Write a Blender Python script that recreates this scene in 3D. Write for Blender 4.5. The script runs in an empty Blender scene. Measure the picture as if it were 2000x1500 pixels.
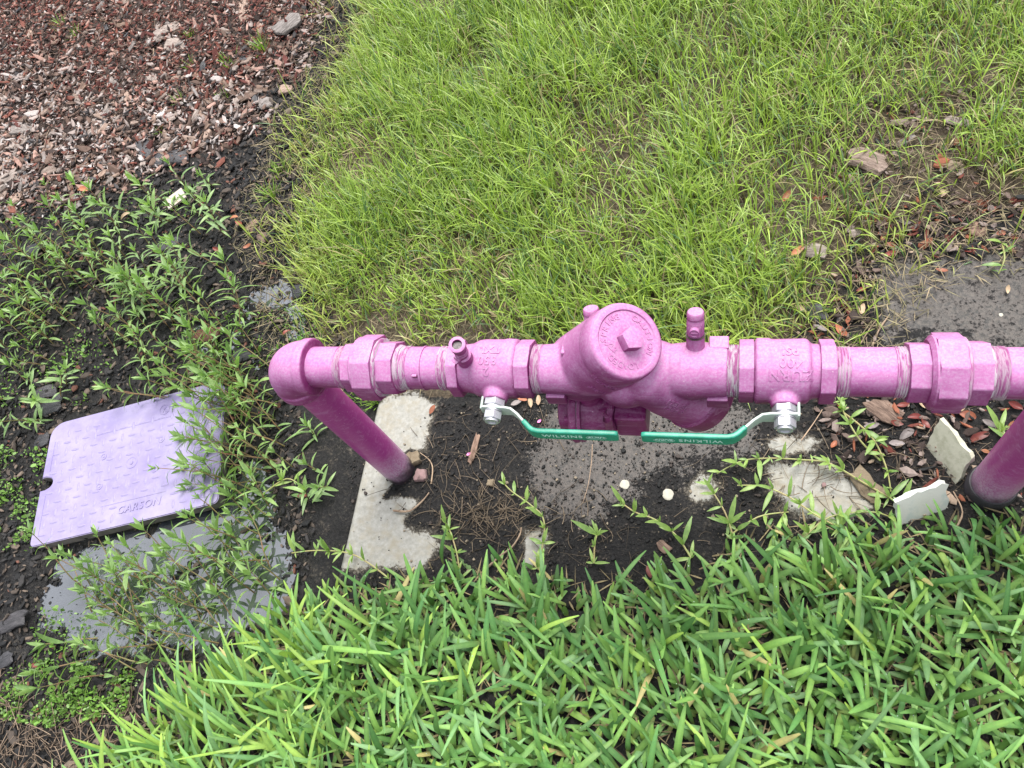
import bpy, bmesh, math, random
import numpy as np
from mathutils import Vector, Matrix
from mathutils.bvhtree import BVHTree

random.seed(7)
rng = np.random.default_rng(7)
S = bpy.context.scene
COL = S.collection

# ------------------------------------------------------------------ camera
F, CX, CY = 1503.0, 1000.0, 750.0
AX_X = np.array([5223, 77, -1503.0]); AX_X /= np.linalg.norm(AX_X)
DN = np.array([480, 777, 1503.0]); DN -= AX_X * AX_X.dot(DN); DN /= np.linalg.norm(DN)
UPV = -DN
AX_Y = np.cross(UPV, AX_X)
R = np.stack([AX_X, AX_Y, UPV])
CAM = np.array([0.0, 0.0, 0.43]) - R @ (np.array([-430 / F, -30 / F, 1]) * 1.154) + np.array([0, 0, 0.014])
cam_d = bpy.data.cameras.new('camera'); cam = bpy.data.objects.new('camera', cam_d); COL.objects.link(cam)
cam_d.sensor_width = 36; cam_d.lens = F / 2000 * 36; cam_d.clip_start = 0.02; cam_d.clip_end = 500
M = Matrix.Identity(4)
for i in range(3):
    M[i][0] = R[i, 0]; M[i][1] = -R[i, 1]; M[i][2] = -R[i, 2]; M[i][3] = CAM[i]
cam.matrix_world = M
S.camera = cam

# ------------------------------------------------------------------ world, sun, exposure
SUN_EL, SUN_AZ = math.radians(66), math.radians(8)     # azimuth from +Y towards +X
W = bpy.data.worlds.new('World'); S.world = W; W.use_nodes = True
nt = W.node_tree; nt.nodes.clear()
sky = nt.nodes.new('ShaderNodeTexSky'); sky.sky_type = 'NISHITA'; sky.sun_disc = False
sky.sun_elevation = SUN_EL; sky.sun_rotation = SUN_AZ; sky.air_density = 1.5; sky.dust_density = 1.5; sky.ozone_density = 1.0
hsv = nt.nodes.new('ShaderNodeHueSaturation'); hsv.inputs['Saturation'].default_value = 0.22
bg = nt.nodes.new('ShaderNodeBackground'); bg.inputs['Strength'].default_value = 0.13
wo = nt.nodes.new('ShaderNodeOutputWorld')
nt.links.new(sky.outputs[0], hsv.inputs['Color']); nt.links.new(hsv.outputs[0], bg.inputs['Color']); nt.links.new(bg.outputs[0], wo.inputs['Surface'])
sd = bpy.data.lights.new('sun', 'SUN'); sun = bpy.data.objects.new('sun', sd); COL.objects.link(sun)
sd.energy = 2.2; sd.angle = math.radians(34); sd.color = (1.0, 0.96, 0.90)
sv = Vector((math.sin(SUN_AZ) * math.cos(SUN_EL), math.cos(SUN_AZ) * math.cos(SUN_EL), math.sin(SUN_EL)))
sun.rotation_euler = sv.to_track_quat('Z', 'Y').to_euler(); sun.location = sv * 5
S.view_settings.view_transform = 'Standard'; S.view_settings.look = 'None'
S.view_settings.gamma = 1.0; S.view_settings.exposure = 1.3; S.view_settings.use_curve_mapping = False
S.render.engine = 'CYCLES'
S.cycles.max_bounces = 6; S.cycles.transparent_max_bounces = 4; S.cycles.diffuse_bounces = 3; S.cycles.glossy_bounces = 3
S.cycles.transmission_bounces = 3; S.cycles.caustics_reflective = False; S.cycles.caustics_refractive = False

# ------------------------------------------------------------------ helpers
def gp(x, y, z=0.0):
    """survey point of the photograph -> point on the plane at height z"""
    v = R @ np.array([(x - CX) / F, (y - CY) / F, 1.0]); t = (z - CAM[2]) / v[2]
    return CAM + v * t
def gpoly(pts, z=0.0):
    return np.array([gp(x, y, z)[:2] for x, y in pts])
def pip(P, poly):
    x, y = P[:, 0], P[:, 1]; inside = np.zeros(len(P), bool); n = len(poly); j = n - 1
    for i in range(n):
        xi, yi = poly[i]; xj, yj = poly[j]
        c = ((yi > y) != (yj > y)) & (x < (xj - xi) * (y - yi) / ((yj - yi) + 1e-12) + xi)
        inside ^= c; j = i
    return inside
def sdist(P, poly):
    """signed distance to polygon, positive inside"""
    d = np.full(len(P), 1e9); n = len(poly)
    for i in range(n):
        a = poly[i]; b = poly[(i + 1) % n]; ab = b - a
        t = np.clip(((P - a) @ ab) / (ab @ ab + 1e-12), 0, 1)
        q = a + t[:, None] * ab
        d = np.minimum(d, np.hypot(*(P - q).T))
    return np.where(pip(P, poly), d, -d)
_perm = rng.integers(0, 2**31, 4096)
def _h(ix, iy, s):
    h = (ix * 73856093) ^ (iy * 19349663) ^ (s * 83492791)
    return (_perm[np.abs(h) % 4096] % 10007) / 10007.0
def vnoise(P, scale, seed=0):
    x = P[:, 0] * scale; y = P[:, 1] * scale
    ix = np.floor(x).astype(np.int64); iy = np.floor(y).astype(np.int64); fx = x - ix; fy = y - iy
    fx = fx * fx * (3 - 2 * fx); fy = fy * fy * (3 - 2 * fy)
    a = _h(ix, iy, seed); b = _h(ix + 1, iy, seed); c = _h(ix, iy + 1, seed); d = _h(ix + 1, iy + 1, seed)
    return (a * (1 - fx) + b * fx) * (1 - fy) + (c * (1 - fx) + d * fx) * fy
def fbm(P, scale, seed=0, o=4):
    s = 0; a = 0.5; t = 0
    for k in range(o):
        s = s + a * vnoise(P, scale * 2**k, seed + k * 17); t += a; a *= 0.5
    return s / t
def sstep(x, a, b):
    t = np.clip((x - a) / (b - a), 0, 1); return t * t * (3 - 2 * t)

def tag(o, label=None, cat=None, group=None, kind=None):
    if label: o['label'] = label
    if cat: o['category'] = cat
    if group: o['group'] = group
    if kind: o['kind'] = kind
    return o
def link(o, parent=None):
    COL.objects.link(o)
    if parent is not None: o.parent = parent
    return o
def empty(name, loc=(0, 0, 0)):
    o = bpy.data.objects.new(name, None); o.empty_display_size = 0.02; o.location = loc
    return link(o)
def np_mesh(name, V, faces_idx, faces_n, mat, cols=None, smooth=True, parent=None, kind=None):
    """V (n,3); faces_idx flat loop index array; faces_n loops per face"""
    me = bpy.data.meshes.new(name); V = np.asarray(V, np.float32)
    me.vertices.add(len(V)); me.vertices.foreach_set('co', V.ravel())
    me.loops.add(len(faces_idx)); me.loops.foreach_set('vertex_index', np.asarray(faces_idx, np.int32))
    me.polygons.add(len(faces_n)); fn = np.asarray(faces_n, np.int32)
    me.polygons.foreach_set('loop_start', np.concatenate([[0], np.cumsum(fn)[:-1]]).astype(np.int32))
    me.polygons.foreach_set('loop_total', fn)
    me.update(calc_edges=True)
    me.polygons.foreach_set('use_smooth', np.full(len(fn), smooth))
    if cols is not None:
        for nm, c in cols.items():
            at = me.color_attributes.new(nm, 'FLOAT_COLOR', 'POINT')
            if c.shape[1] == 3: c = np.concatenate([c, np.ones((len(c), 1))], 1)
            at.data.foreach_set('color', np.asarray(c, np.float32).ravel())
    if mat: me.materials.append(mat)
    o = bpy.data.objects.new(name, me); link(o, parent)
    if kind: o['kind'] = kind
    return o
def bm_obj(name, bm, mat, parent=None, smooth=True, sharp=40):
    bmesh.ops.recalc_face_normals(bm, faces=bm.faces[:])
    me = bpy.data.meshes.new(name); bm.to_mesh(me); bm.free()
    for p in me.polygons: p.use_smooth = smooth
    if smooth: me.set_sharp_from_angle(angle=math.radians(sharp))
    me.materials.append(mat)
    return link(bpy.data.objects.new(name, me), parent)
def frame_from(d, hint=(0, 0, 1)):
    d = Vector(d).normalized(); h = Vector(hint)
    if abs(d.dot(h)) > 0.98: h = Vector((0, 1, 0))
    u = h.cross(d).normalized(); v = d.cross(u)
    m = Matrix.Identity(4)
    for i in range(3): m[i][0] = u[i]; m[i][1] = v[i]; m[i][2] = d[i]
    return m
def add_lathe(bm, prof, origin, axis, seg=48, rot=0.0, hint=(0, 0, 1), cap=True):
    """prof: (distance along axis, radius)"""
    m = Matrix.Translation(Vector(origin)) @ frame_from(axis, hint)
    rings = []
    for t, r in prof:
        ring = []
        if r < 1e-6:
            v = bm.verts.new(m @ Vector((0, 0, t))); rings.append([v]); continue
        for k in range(seg):
            a = rot + 2 * math.pi * k / seg
            ring.append(bm.verts.new(m @ Vector((r * math.cos(a), r * math.sin(a), t))))
        rings.append(ring)
    for a, b in zip(rings, rings[1:]):
        if len(a) == 1 and len(b) == 1: continue
        for k in range(seg):
            k2 = (k + 1) % seg
            if len(a) == 1: bm.faces.new([a[0], b[k2], b[k]])
            elif len(b) == 1: bm.faces.new([a[k], a[k2], b[0]])
            else: bm.faces.new([a[k], a[k2], b[k2], b[k]])
    if cap:
        if len(rings[0]) > 1: bm.faces.new(rings[0][::-1])
        if len(rings[-1]) > 1: bm.faces.new(rings[-1])
    return bm
def add_prism(bm, n, r, t0, t1, origin, axis, rot=0.0, bev=0.0015, hint=(0, 0, 1), taper=1.0, seg=2):
    b2 = bmesh.new()
    add_lathe(b2, [(t0, r), (t1, r * taper)], origin, axis, n, rot, hint)
    if bev > 0:
        bmesh.ops.bevel(b2, geom=b2.edges[:] , offset=bev, segments=seg, profile=0.6, affect='EDGES')
    merge_bm(bm, b2)
def merge_bm(bm, b2):
    me = bpy.data.meshes.new('tmp'); b2.to_mesh(me); b2.free(); bm.from_mesh(me); bpy.data.meshes.remove(me)
def add_box(bm, c, size, mat3=None, bev=0.0, seg=2):
    b2 = bmesh.new(); bmesh.ops.create_cube(b2, size=1)
    for v in b2.verts: v.co = Vector((v.co.x * size[0], v.co.y * size[1], v.co.z * size[2]))
    if bev > 0: bmesh.ops.bevel(b2, geom=b2.edges[:], offset=bev, segments=seg, profile=0.6, affect='EDGES')
    m = Matrix.Translation(Vector(c)) @ (mat3.to_4x4() if mat3 is not None else Matrix.Identity(4))
    bmesh.ops.transform(b2, matrix=m, verts=b2.verts)
    merge_bm(bm, b2)
def tube_bm(bm, pts, radii, seg=6):
    rings = []; n = len(pts)
    for i, p in enumerate(pts):
        d = (Vector(pts[min(i + 1, n - 1)]) - Vector(pts[max(i - 1, 0)])).normalized()
        m = frame_from(d, (0.13, 0.2, 1))
        rings.append([bm.verts.new(Vector(p) + (m.to_3x3() @ Vector((math.cos(2 * math.pi * k / seg), math.sin(2 * math.pi * k / seg), 0))) * radii[i]) for k in range(seg)])
    for a, b in zip(rings, rings[1:]):
        for k in range(seg): bm.faces.new([a[k], a[(k + 1) % seg], b[(k + 1) % seg], b[k]])
    bm.faces.new(rings[0][::-1]); bm.faces.new(rings[-1])
def remeshed(bm, name, mat, voxel, smooth_it, parent=None):
    me = bpy.data.meshes.new('tmpm'); bmesh.ops.recalc_face_normals(bm, faces=bm.faces[:]); bm.to_mesh(me); bm.free()
    o = bpy.data.objects.new('tmpo', me); COL.objects.link(o)
    r = o.modifiers.new('r', 'REMESH'); r.mode = 'VOXEL'; r.voxel_size = voxel; r.use_smooth_shade = True
    s = o.modifiers.new('s', 'SMOOTH'); s.iterations = smooth_it; s.factor = 0.5
    bpy.context.view_layer.update()
    dg = bpy.context.evaluated_depsgraph_get(); ev = o.evaluated_get(dg)
    m2 = bpy.data.meshes.new_from_object(ev); m2.name = name
    bpy.data.objects.remove(o); bpy.data.meshes.remove(me)
    m2.materials.clear(); m2.materials.append(mat)
    for p in m2.polygons: p.use_smooth = True
    return link(bpy.data.objects.new(name, m2), parent)
def bvh_of(*objs):
    V = []; Fc = []
    for o in objs:
        b = len(V); V += [v.co.copy() for v in o.data.vertices]; Fc += [tuple(b + i for i in p.vertices) for p in o.data.polygons]
    return BVHTree.FromPolygons(V, Fc)
_fonts = {}
def text_mesh(txt, size, depth, bold=0.0, space=1.0):
    cu = bpy.data.curves.new('txt', 'FONT'); cu.body = txt; cu.size = size; cu.extrude = depth; cu.offset = bold
    cu.align_x = 'CENTER'; cu.align_y = 'CENTER'; cu.space_character = space; cu.resolution_u = 3
    o = bpy.data.objects.new('txt', cu); COL.objects.link(o)
    bpy.context.view_layer.update()
    me = bpy.data.meshes.new_from_object(o.evaluated_get(bpy.context.evaluated_depsgraph_get()))
    bpy.data.objects.remove(o); bpy.data.curves.remove(cu)
    return me
def emboss(bm, txt, size, O, u, n, bvh, height=0.0008, bold=0.0, space=1.0, reach=0.06, curve=None, sx=1.0):
    """raised characters: plane at O with reading direction u and outward normal n, dropped onto bvh"""
    u = Vector(u).normalized(); n = Vector(n).normalized(); v = n.cross(u).normalized(); u = v.cross(n)
    me = text_mesh(txt, size, height, bold, space)
    b2 = bmesh.new(); b2.from_mesh(me); bpy.data.meshes.remove(me)
    bmesh.ops.subdivide_edges(b2, edges=[e for e in b2.edges if e.calc_length() > size * 0.25], cuts=1)
    for w in b2.verts:
        x, y, z = w.co; x *= sx
        P = Vector(O) + u * x + v * y
        if bvh is not None:
            hit = bvh.ray_cast(P + n * reach, -n, reach * 3)
            if hit[0] is not None: P = hit[0]
            else: P = P - n * 0.004
        w.co = P + n * z
    merge_bm(bm, b2)

# ------------------------------------------------------------------ materials
def newmat(name):
    m = bpy.data.materials.new(name); m.use_nodes = True; t = m.node_tree; t.nodes.clear()
    return m, t
class NB:
    def __init__(s, t): s.t = t
    def n(s, typ, **kw):
        nd = s.t.nodes.new(typ)
        for k, v in kw.items():
            if k.startswith('i_'): nd.inputs[k[2:].replace('_', ' ')].default_value = v
            else: setattr(nd, k, v)
        return nd
    def l(s, a, b): s.t.links.new(a, b)
    def noise(s, vec, scale, detail=4, rough=0.6, dist=0.0):
        nd = s.n('ShaderNodeTexNoise'); nd.inputs['Scale'].default_value = scale; nd.inputs['Detail'].default_value = detail
        nd.inputs['Roughness'].default_value = rough; nd.inputs['Distortion'].default_value = dist
        if vec is not None: s.l(vec, nd.inputs['Vector'])
        return nd.outputs['Fac']
    def ramp(s, fac, stops):
        nd = s.n('ShaderNodeValToRGB'); cr = nd.color_ramp
        while len(cr.elements) < len(stops): cr.elements.new(0.5)
        for e, (p, c) in zip(cr.elements, stops):
            e.position = p; e.color = (c, c, c, 1) if isinstance(c, (int, float)) else (*c, 1)
        s.l(fac, nd.inputs[0]); return nd.outputs[0]
    def mix(s, f, a, b, mode='MIX'):
        nd = s.n('ShaderNodeMix'); nd.data_type = 'RGBA'; nd.blend_type = mode
        for k, v in ((0, f), (6, a), (7, b)):
            if isinstance(v, (int, float)): nd.inputs[k].default_value = v if k == 0 else (v, v, v, 1)
            elif isinstance(v, tuple): nd.inputs[k].default_value = (*v, 1)
            else: s.l(v, nd.inputs[k])
        return nd.outputs[2]
    def math(s, op, a, b=0.0, clamp=False):
        nd = s.n('ShaderNodeMath'); nd.operation = op; nd.use_clamp = clamp
        for k, v in ((0, a), (1, b)):
            if isinstance(v, (int, float)): nd.inputs[k].default_value = v
            else: s.l(v, nd.inputs[k])
        return nd.outputs[0]
    def bump(s, h, strength, dist=0.001, normal=None):
        nd = s.n('ShaderNodeBump'); nd.inputs['Strength'].default_value = strength; nd.inputs['Distance'].default_value = dist
        s.l(h, nd.inputs['Height'])
        if normal is not None: s.l(normal, nd.inputs['Normal'])
        return nd.outputs[0]
    def prin(s, col, rough, spec=0.5, metal=0.0, normal=None):
        nd = s.n('ShaderNodeBsdfPrincipled')
        for k, v in (('Base Color', col), ('Roughness', rough), ('Metallic', metal), ('Specular IOR Level', spec)):
            if isinstance(v, tuple): nd.inputs[k].default_value = (*v, 1)
            elif isinstance(v, (int, float)): nd.inputs[k].default_value = v
            else: s.l(v, nd.inputs[k])
        if normal is not None: s.l(normal, nd.inputs['Normal'])
        return nd
    def out(s, sh): 
        o = s.n('ShaderNodeOutputMaterial'); s.l(sh, o.inputs['Surface'])

def m_pink(name, fresh, faded, chalk=(0.48, 0.36, 0.50), fade_amt=1.0, grime=0.0, rough=0.5):
    m, t = newmat(name); b = NB(t)
    tc = b.n('ShaderNodeTexCoord').outputs['Object']; geo = b.n('ShaderNodeNewGeometry')
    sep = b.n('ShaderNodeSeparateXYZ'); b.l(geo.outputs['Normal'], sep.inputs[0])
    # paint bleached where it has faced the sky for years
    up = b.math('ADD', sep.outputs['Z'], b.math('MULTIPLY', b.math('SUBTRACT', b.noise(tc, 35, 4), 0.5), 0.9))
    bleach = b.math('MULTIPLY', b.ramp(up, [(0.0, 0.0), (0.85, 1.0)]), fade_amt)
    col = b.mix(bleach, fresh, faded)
    mott = b.ramp(b.noise(tc, 300, 5, 0.7), [(0.42, 0.0), (0.62, 1.0)])
    col = b.mix(b.math('MULTIPLY', mott, b.math('MULTIPLY', b.math('ADD', bleach, 0.10), 0.38)), col, chalk)
    mpb = b.n('ShaderNodeMapping'); mpb.inputs['Scale'].default_value = (14, 90, 90); b.l(tc, mpb.inputs[0])
    col = b.mix(b.math('MULTIPLY', b.ramp(b.noise(mpb.outputs[0], 1.0, 5, 0.7, 1.2), [(0.52, 0.0), (0.66, 1.0)]), 0.28), col, (0.46, 0.26, 0.42))
    col = b.mix(b.math('MULTIPLY', b.ramp(b.noise(tc, 48, 6, 0.8), [(0.60, 0.0), (0.70, 1.0)]), 0.30), col, (0.16, 0.05, 0.11))
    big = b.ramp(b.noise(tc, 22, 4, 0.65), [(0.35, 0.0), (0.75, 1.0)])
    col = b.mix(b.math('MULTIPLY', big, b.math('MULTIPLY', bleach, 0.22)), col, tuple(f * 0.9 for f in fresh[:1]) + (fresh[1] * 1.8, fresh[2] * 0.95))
    sp = b.ramp(b.noise(tc, 420, 2, 0.5), [(0.70, 0.0), (0.76, 1.0)])
    col = b.mix(b.math('MULTIPLY', sp, 0.35), col, (0.75, 0.68, 0.72))
    if grime > 0:   # rising dirt at the foot of the risers
        sp2 = b.n('ShaderNodeSeparateXYZ'); b.l(tc, sp2.inputs[0])
        z = b.math('ADD', sp2.outputs['Z'], b.math('MULTIPLY', b.math('SUBTRACT', b.noise(tc, 45, 5), 0.5), 0.06))
        pale = b.ramp(z, [(0.03, 1.0), (0.14, 0.0)])
        col = b.mix(b.math('MULTIPLY', b.math('MULTIPLY', pale, b.ramp(b.noise(tc, 300, 4, 0.8), [(0.4, 0.2), (0.6, 1.0)])), 0.9), col, (0.46, 0.40, 0.47))
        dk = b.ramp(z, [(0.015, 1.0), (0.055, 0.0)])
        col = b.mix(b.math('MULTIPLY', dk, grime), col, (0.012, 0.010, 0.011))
    bp = b.bump(b.noise(tc, 260, 4, 0.6), 0.35, 0.0006)
    p = b.prin(col, b.math('ADD', rough, b.math('MULTIPLY', bleach, 0.08)), 0.4, 0.0, bp); b.out(p.outputs[0]); return m
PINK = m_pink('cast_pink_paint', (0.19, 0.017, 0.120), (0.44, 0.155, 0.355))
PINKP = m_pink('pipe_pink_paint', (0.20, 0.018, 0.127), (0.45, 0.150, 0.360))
PINKD = m_pink('shaded_magenta_paint', (0.15, 0.007, 0.085), (0.20, 0.015, 0.12), fade_amt=0.25, rough=0.35)  # darker copy of the cast paint: less bleached, underside shade put into the colour
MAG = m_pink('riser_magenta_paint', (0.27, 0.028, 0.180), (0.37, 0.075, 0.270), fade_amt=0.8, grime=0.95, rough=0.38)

def m_thread():
    m, t = newmat('thread_sealant_and_paint'); b = NB(t)
    tc = b.n('ShaderNodeTexCoord').outputs['Object']
    mp = b.n('ShaderNodeMapping'); mp.inputs['Scale'].default_value = (260, 45, 45); b.l(tc, mp.inputs[0])
    f = b.ramp(b.noise(mp.outputs[0], 1.0, 5, 0.7, 0.6), [(0.44, 0.0), (0.56, 1.0)])
    attr = b.n('ShaderNodeObjectInfo').outputs['Random']
    col = b.mix(b.math('MULTIPLY', f, b.math('ADD', 0.35, b.math('MULTIPLY', attr, 0.6))), (0.31, 0.09, 0.23), (0.46, 0.44, 0.46))
    bp = b.bump(b.noise(tc, 500, 4, 0.7), 0.5, 0.0008)
    b.out(b.prin(col, 0.6, 0.4, 0.0, bp).outputs[0]); return m
THREAD = m_thread()

def m_simple(name, col, rough=0.5, spec=0.5, metal=0.0, nscale=60, namt=0.3, col2=None, bump=0.3, bscale=200, bdist=0.0008, rand=0.0, ramp=(0.4, 0.65)):
    m, t = newmat(name); b = NB(t); tc = b.n('ShaderNodeTexCoord').outputs['Object']
    c2 = col2 or tuple(c * 0.6 for c in col)
    f = b.ramp(b.noise(tc, nscale, 5, 0.65), [(ramp[0], 0.0), (ramp[1], 1.0)])
    c = b.mix(b.math('MULTIPLY', f, namt), col, c2)
    if rand > 0:
        h = b.n('ShaderNodeHueSaturation'); oi = b.n('ShaderNodeObjectInfo').outputs['Random']
        b.l(b.math('ADD', 1 - rand, b.math('MULTIPLY', oi, rand * 2)), h.inputs['Value'])
        b.l(b.math('ADD', 0.5 - rand * 0.03, b.math('MULTIPLY', b.math('FRACT', b.math('MULTIPLY', oi, 7.3)), rand * 0.06)), h.inputs['Hue'])
        b.l(c, h.inputs['Color']); c = h.outputs[0]
    bp = b.bump(b.noise(tc, bscale, 5, 0.65), bump, bdist)
    b.out(b.prin(c, rough, spec, metal, bp).outputs[0]); return m
ZINC = m_simple('zinc_plated_steel', (0.42, 0.43, 0.46), 0.42, 0.5, 0.6, 90, 0.7, (0.55, 0.53, 0.58), 0.3)
PALESTEEL = m_simple('faded_pale_steel', (0.42, 0.47, 0.44), 0.5, 0.5, 0.1, 40, 0.5, (0.30, 0.42, 0.36), 0.2)
GREEN = m_simple('green_vinyl_sleeve', (0.008, 0.19, 0.12), 0.38, 0.5, 0.0, 50, 0.5, (0.04, 0.34, 0.24), 0.15)
WHITEINK = m_simple('white_ink', (0.55, 0.72, 0.66), 0.6, 0.3, 0.0, 300, 0.6, (0.2, 0.5, 0.4))
DARKHOLE = m_simple('dark_bore', (0.03, 0.02, 0.025), 0.4, 0.5, 0.0, 200, 0.5, (0.3, 0.25, 0.25))
BRASSDARK = m_simple('dull_dark_steel', (0.12, 0.08, 0.08), 0.45, 0.5, 0.5)
TILE = m_simple('cream_glazed_tile', (0.46, 0.45, 0.36), 0.55, 0.4, 0.0, 60, 0.8, (0.28, 0.28, 0.20), 0.5, 180, 0.0012, ramp=(0.45, 0.7))
TILEW = m_simple('white_marbled_tile', (0.48, 0.49, 0.45), 0.5, 0.4, 0.0, 40, 0.7, (0.36, 0.42, 0.40), 0.4, ramp=(0.5, 0.62))
PAPER = m_simple('pale_pink_shard', (0.52, 0.45, 0.41), 0.6, 0.3, 0.0, 40, 0.6, (0.38, 0.28, 0.24))
PEBBLE = m_simple('pale_pebble', (0.40, 0.38, 0.32), 0.7, 0.3, 0.0, 120, 0.5, (0.26, 0.24, 0.19))
SANDST = m_simple('tan_stone', (0.20, 0.16, 0.11), 0.85, 0.2, 0.0, 50, 0.7, (0.12, 0.09, 0.06), 0.8, 120, 0.003)
PINKST = m_simple('pink_grey_stone', (0.24, 0.15, 0.15), 0.7, 0.2, 0.0, 80, 0.7, (0.18, 0.13, 0.12), 0.8, 140, 0.003)

def m_lid():
    m, t = newmat('lilac_polymer'); b = NB(t); tc = b.n('ShaderNodeTexCoord').outputs['Object']
    col = b.mix(b.ramp(b.noise(tc, 9, 4, 0.6), [(0.35, 0.0), (0.65, 1.0)]), (0.205, 0.170, 0.330), (0.285, 0.250, 0.390))
    col = b.mix(b.math('MULTIPLY', b.ramp(b.noise(tc, 55, 5, 0.7), [(0.5, 0.0), (0.7, 1.0)]), 0.35), col, (0.33, 0.30, 0.41))
    col = b.mix(b.math('MULTIPLY', b.ramp(b.noise(tc, 120, 4, 0.7), [(0.63, 0.0), (0.72, 1.0)]), 0.5), col, (0.13, 0.11, 0.16))
    col = b.mix(b.math('MULTIPLY', b.ramp(b.noise(tc, 16, 6, 0.75), [(0.52, 0.0), (0.68, 1.0)]), 0.35), col, (0.17, 0.15, 0.22))
    b.out(b.prin(col, 0.55, 0.4, 0.0, b.bump(b.noise(tc, 260, 4, 0.6), 0.25, 0.0006)).outputs[0]); return m
LID = m_lid()
LIDEDGE = m_simple('dirty_lid_edge', (0.16, 0.14, 0.13), 0.7, 0.3, 0.0, 60, 0.7, (0.05, 0.045, 0.04), 0.6)

def m_leafy(name, c1, c2, rand=0.25, transl=0.3, rough=0.42, attr=None, spec=0.5):
    m, t = newmat(name); b = NB(t)
    if attr:
        a = b.n('ShaderNodeVertexColor'); a.layer_name = attr; col = a.outputs[0]
        tc = b.n('ShaderNodeNewGeometry').outputs['Position']
        col = b.mix(b.math('MULTIPLY', b.ramp(b.noise(tc, 120, 4, 0.7), [(0.35, 0.0), (0.7, 1.0)]), 0.45), col, b.mix(1.0, col, (1.7, 1.45, 1.2), 'MULTIPLY'))
        col = b.mix(b.math('MULTIPLY', b.ramp(b.noise(tc, 330, 3, 0.7), [(0.62, 0.0), (0.70, 1.0)]), 0.35), col, (0.30, 0.26, 0.12))
    else:
        oi = b.n('ShaderNodeObjectInfo').outputs['Random']
        tc = b.n('ShaderNodeTexCoord').outputs['Object']
        col = b.mix(oi, c1, c2)
        col = b.mix(b.math('MULTIPLY', b.ramp(b.noise(tc, 150, 4, 0.6), [(0.35, 0.0), (0.7, 1.0)]), 0.3), col, tuple(min(1, c * 1.6) for c in c2))
    p = b.prin(col, rough, spec, 0.0)
    tr = b.n('ShaderNodeBsdfTranslucent'); b.l(b.mix(1.0, col, (1.3, 1.5, 0.6), 'MULTIPLY'), tr.inputs[0])
    mx = b.n('ShaderNodeMixShader'); mx.inputs[0].default_value = transl
    b.l(p.outputs[0], mx.inputs[1]); b.l(tr.outputs[0], mx.inputs[2]); b.out(mx.outputs[0]); return m
WEEDLEAF = m_leafy('weed_leaf_green', (0.12, 0.21, 0.080), (0.25, 0.37, 0.125))
STEM = m_simple('reddish_green_stem', (0.14, 0.13, 0.05), 0.5, 0.4, 0.0, 30, 0.8, (0.20, 0.075, 0.05), rand=0.3)
RUNNER = m_simple('pale_green_stolon', (0.26, 0.30, 0.10), 0.5, 0.4, 0.0, 40, 0.7, (0.30, 0.20, 0.10), rand=0.15)
RUNLEAF = m_leafy('stolon_leaf_green', (0.12, 0.22, 0.06), (0.25, 0.36, 0.09), 0.25)
GRASS = m_leafy('grass_blade', None, None, attr='tint', transl=0.28, rough=0.42)
GRASSW = m_leafy('broad_grass_blade', None, None, attr='tint', transl=0.16, rough=0.50, spec=0.32)
COVER = m_leafy('tiny_leaf_green', None, None, attr='tint', transl=0.3)
def m_tint(name, rough=0.8, spec=0.3, bscale=220, bump=0.6):
    m, t = newmat(name); b = NB(t)
    a = b.n('ShaderNodeVertexColor'); a.layer_name = 'tint'; tc = b.n('ShaderNodeTexCoord').outputs['Object']
    mp = b.n('ShaderNodeMapping'); mp.inputs['Scale'].default_value = (1, 0.35, 1); mp.inputs['Rotation'].default_value = (0, 0, 0.6); b.l(tc, mp.inputs[0])
    f = b.ramp(b.noise(mp.outputs[0], 260, 4, 0.7), [(0.35, 0.0), (0.7, 1.0)])
    col = b.mix(b.math('MULTIPLY', f, 0.6), a.outputs[0], b.mix(1.0, a.outputs[0], 0.45, 'MULTIPLY'))
    b.out(b.prin(col, rough, spec, 0.0, b.bump(b.noise(mp.outputs[0], bscale, 4, 0.7), bump, 0.0015)).outputs[0]); return m
CHIP = m_tint('mulch_chip')
STRAW = m_tint('dry_straw')
def m_bark(name, c1, c2, rough=0.85, spec=0.3):
    m, t = newmat(name); b = NB(t); tc = b.n('ShaderNodeTexCoord').outputs['Object']
    mp = b.n('ShaderNodeMapping'); mp.inputs['Scale'].default_value = (0.18, 1, 1); b.l(tc, mp.inputs[0])
    n1 = b.noise(mp.outputs[0], 240, 5, 0.7, 0.4)
    col = b.mix(b.ramp(n1, [(0.35, 0.0), (0.65, 1.0)]), c1, c2)
    oi = b.n('ShaderNodeObjectInfo').outputs['Random']
    col = b.mix(1.0, col, b.ramp(oi, [(0.0, (0.7, 0.72, 0.75)), (1.0, (1.25, 1.15, 1.1))]), 'MULTIPLY')
    b.out(b.prin(col, rough, spec, 0.0, b.bump(n1, 0.9, 0.003)).outputs[0]); return m
BARKPALE = m_bark('weathered_pale_bark', (0.10, 0.085, 0.075), (0.34, 0.30, 0.275))
BARKBROWN = m_bark('brown_bark', (0.07, 0.045, 0.035), (0.24, 0.17, 0.13))
BARKBLACK = m_bark('wet_black_bark', (0.010, 0.010, 0.012), (0.045, 0.045, 0.052), 0.45, 0.5)
BARKRED = m_bark('wet_red_bark', (0.06, 0.022, 0.016), (0.19, 0.085, 0.065), 0.35, 0.5)
BARKTAN = m_bark('pinkish_tan_bark', (0.12, 0.085, 0.065), (0.36, 0.28, 0.235))
LEAFOR = m_simple('orange_dead_leaf', (0.34, 0.12, 0.055), 0.5, 0.4, 0.0, 80, 0.7, (0.20, 0.07, 0.045), 0.3, rand=0.3)
LEAFRED = m_simple('dark_red_dead_leaf', (0.20, 0.045, 0.03), 0.45, 0.4, 0.0, 80, 0.6, (0.09, 0.03, 0.025), 0.3, rand=0.3)
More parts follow.
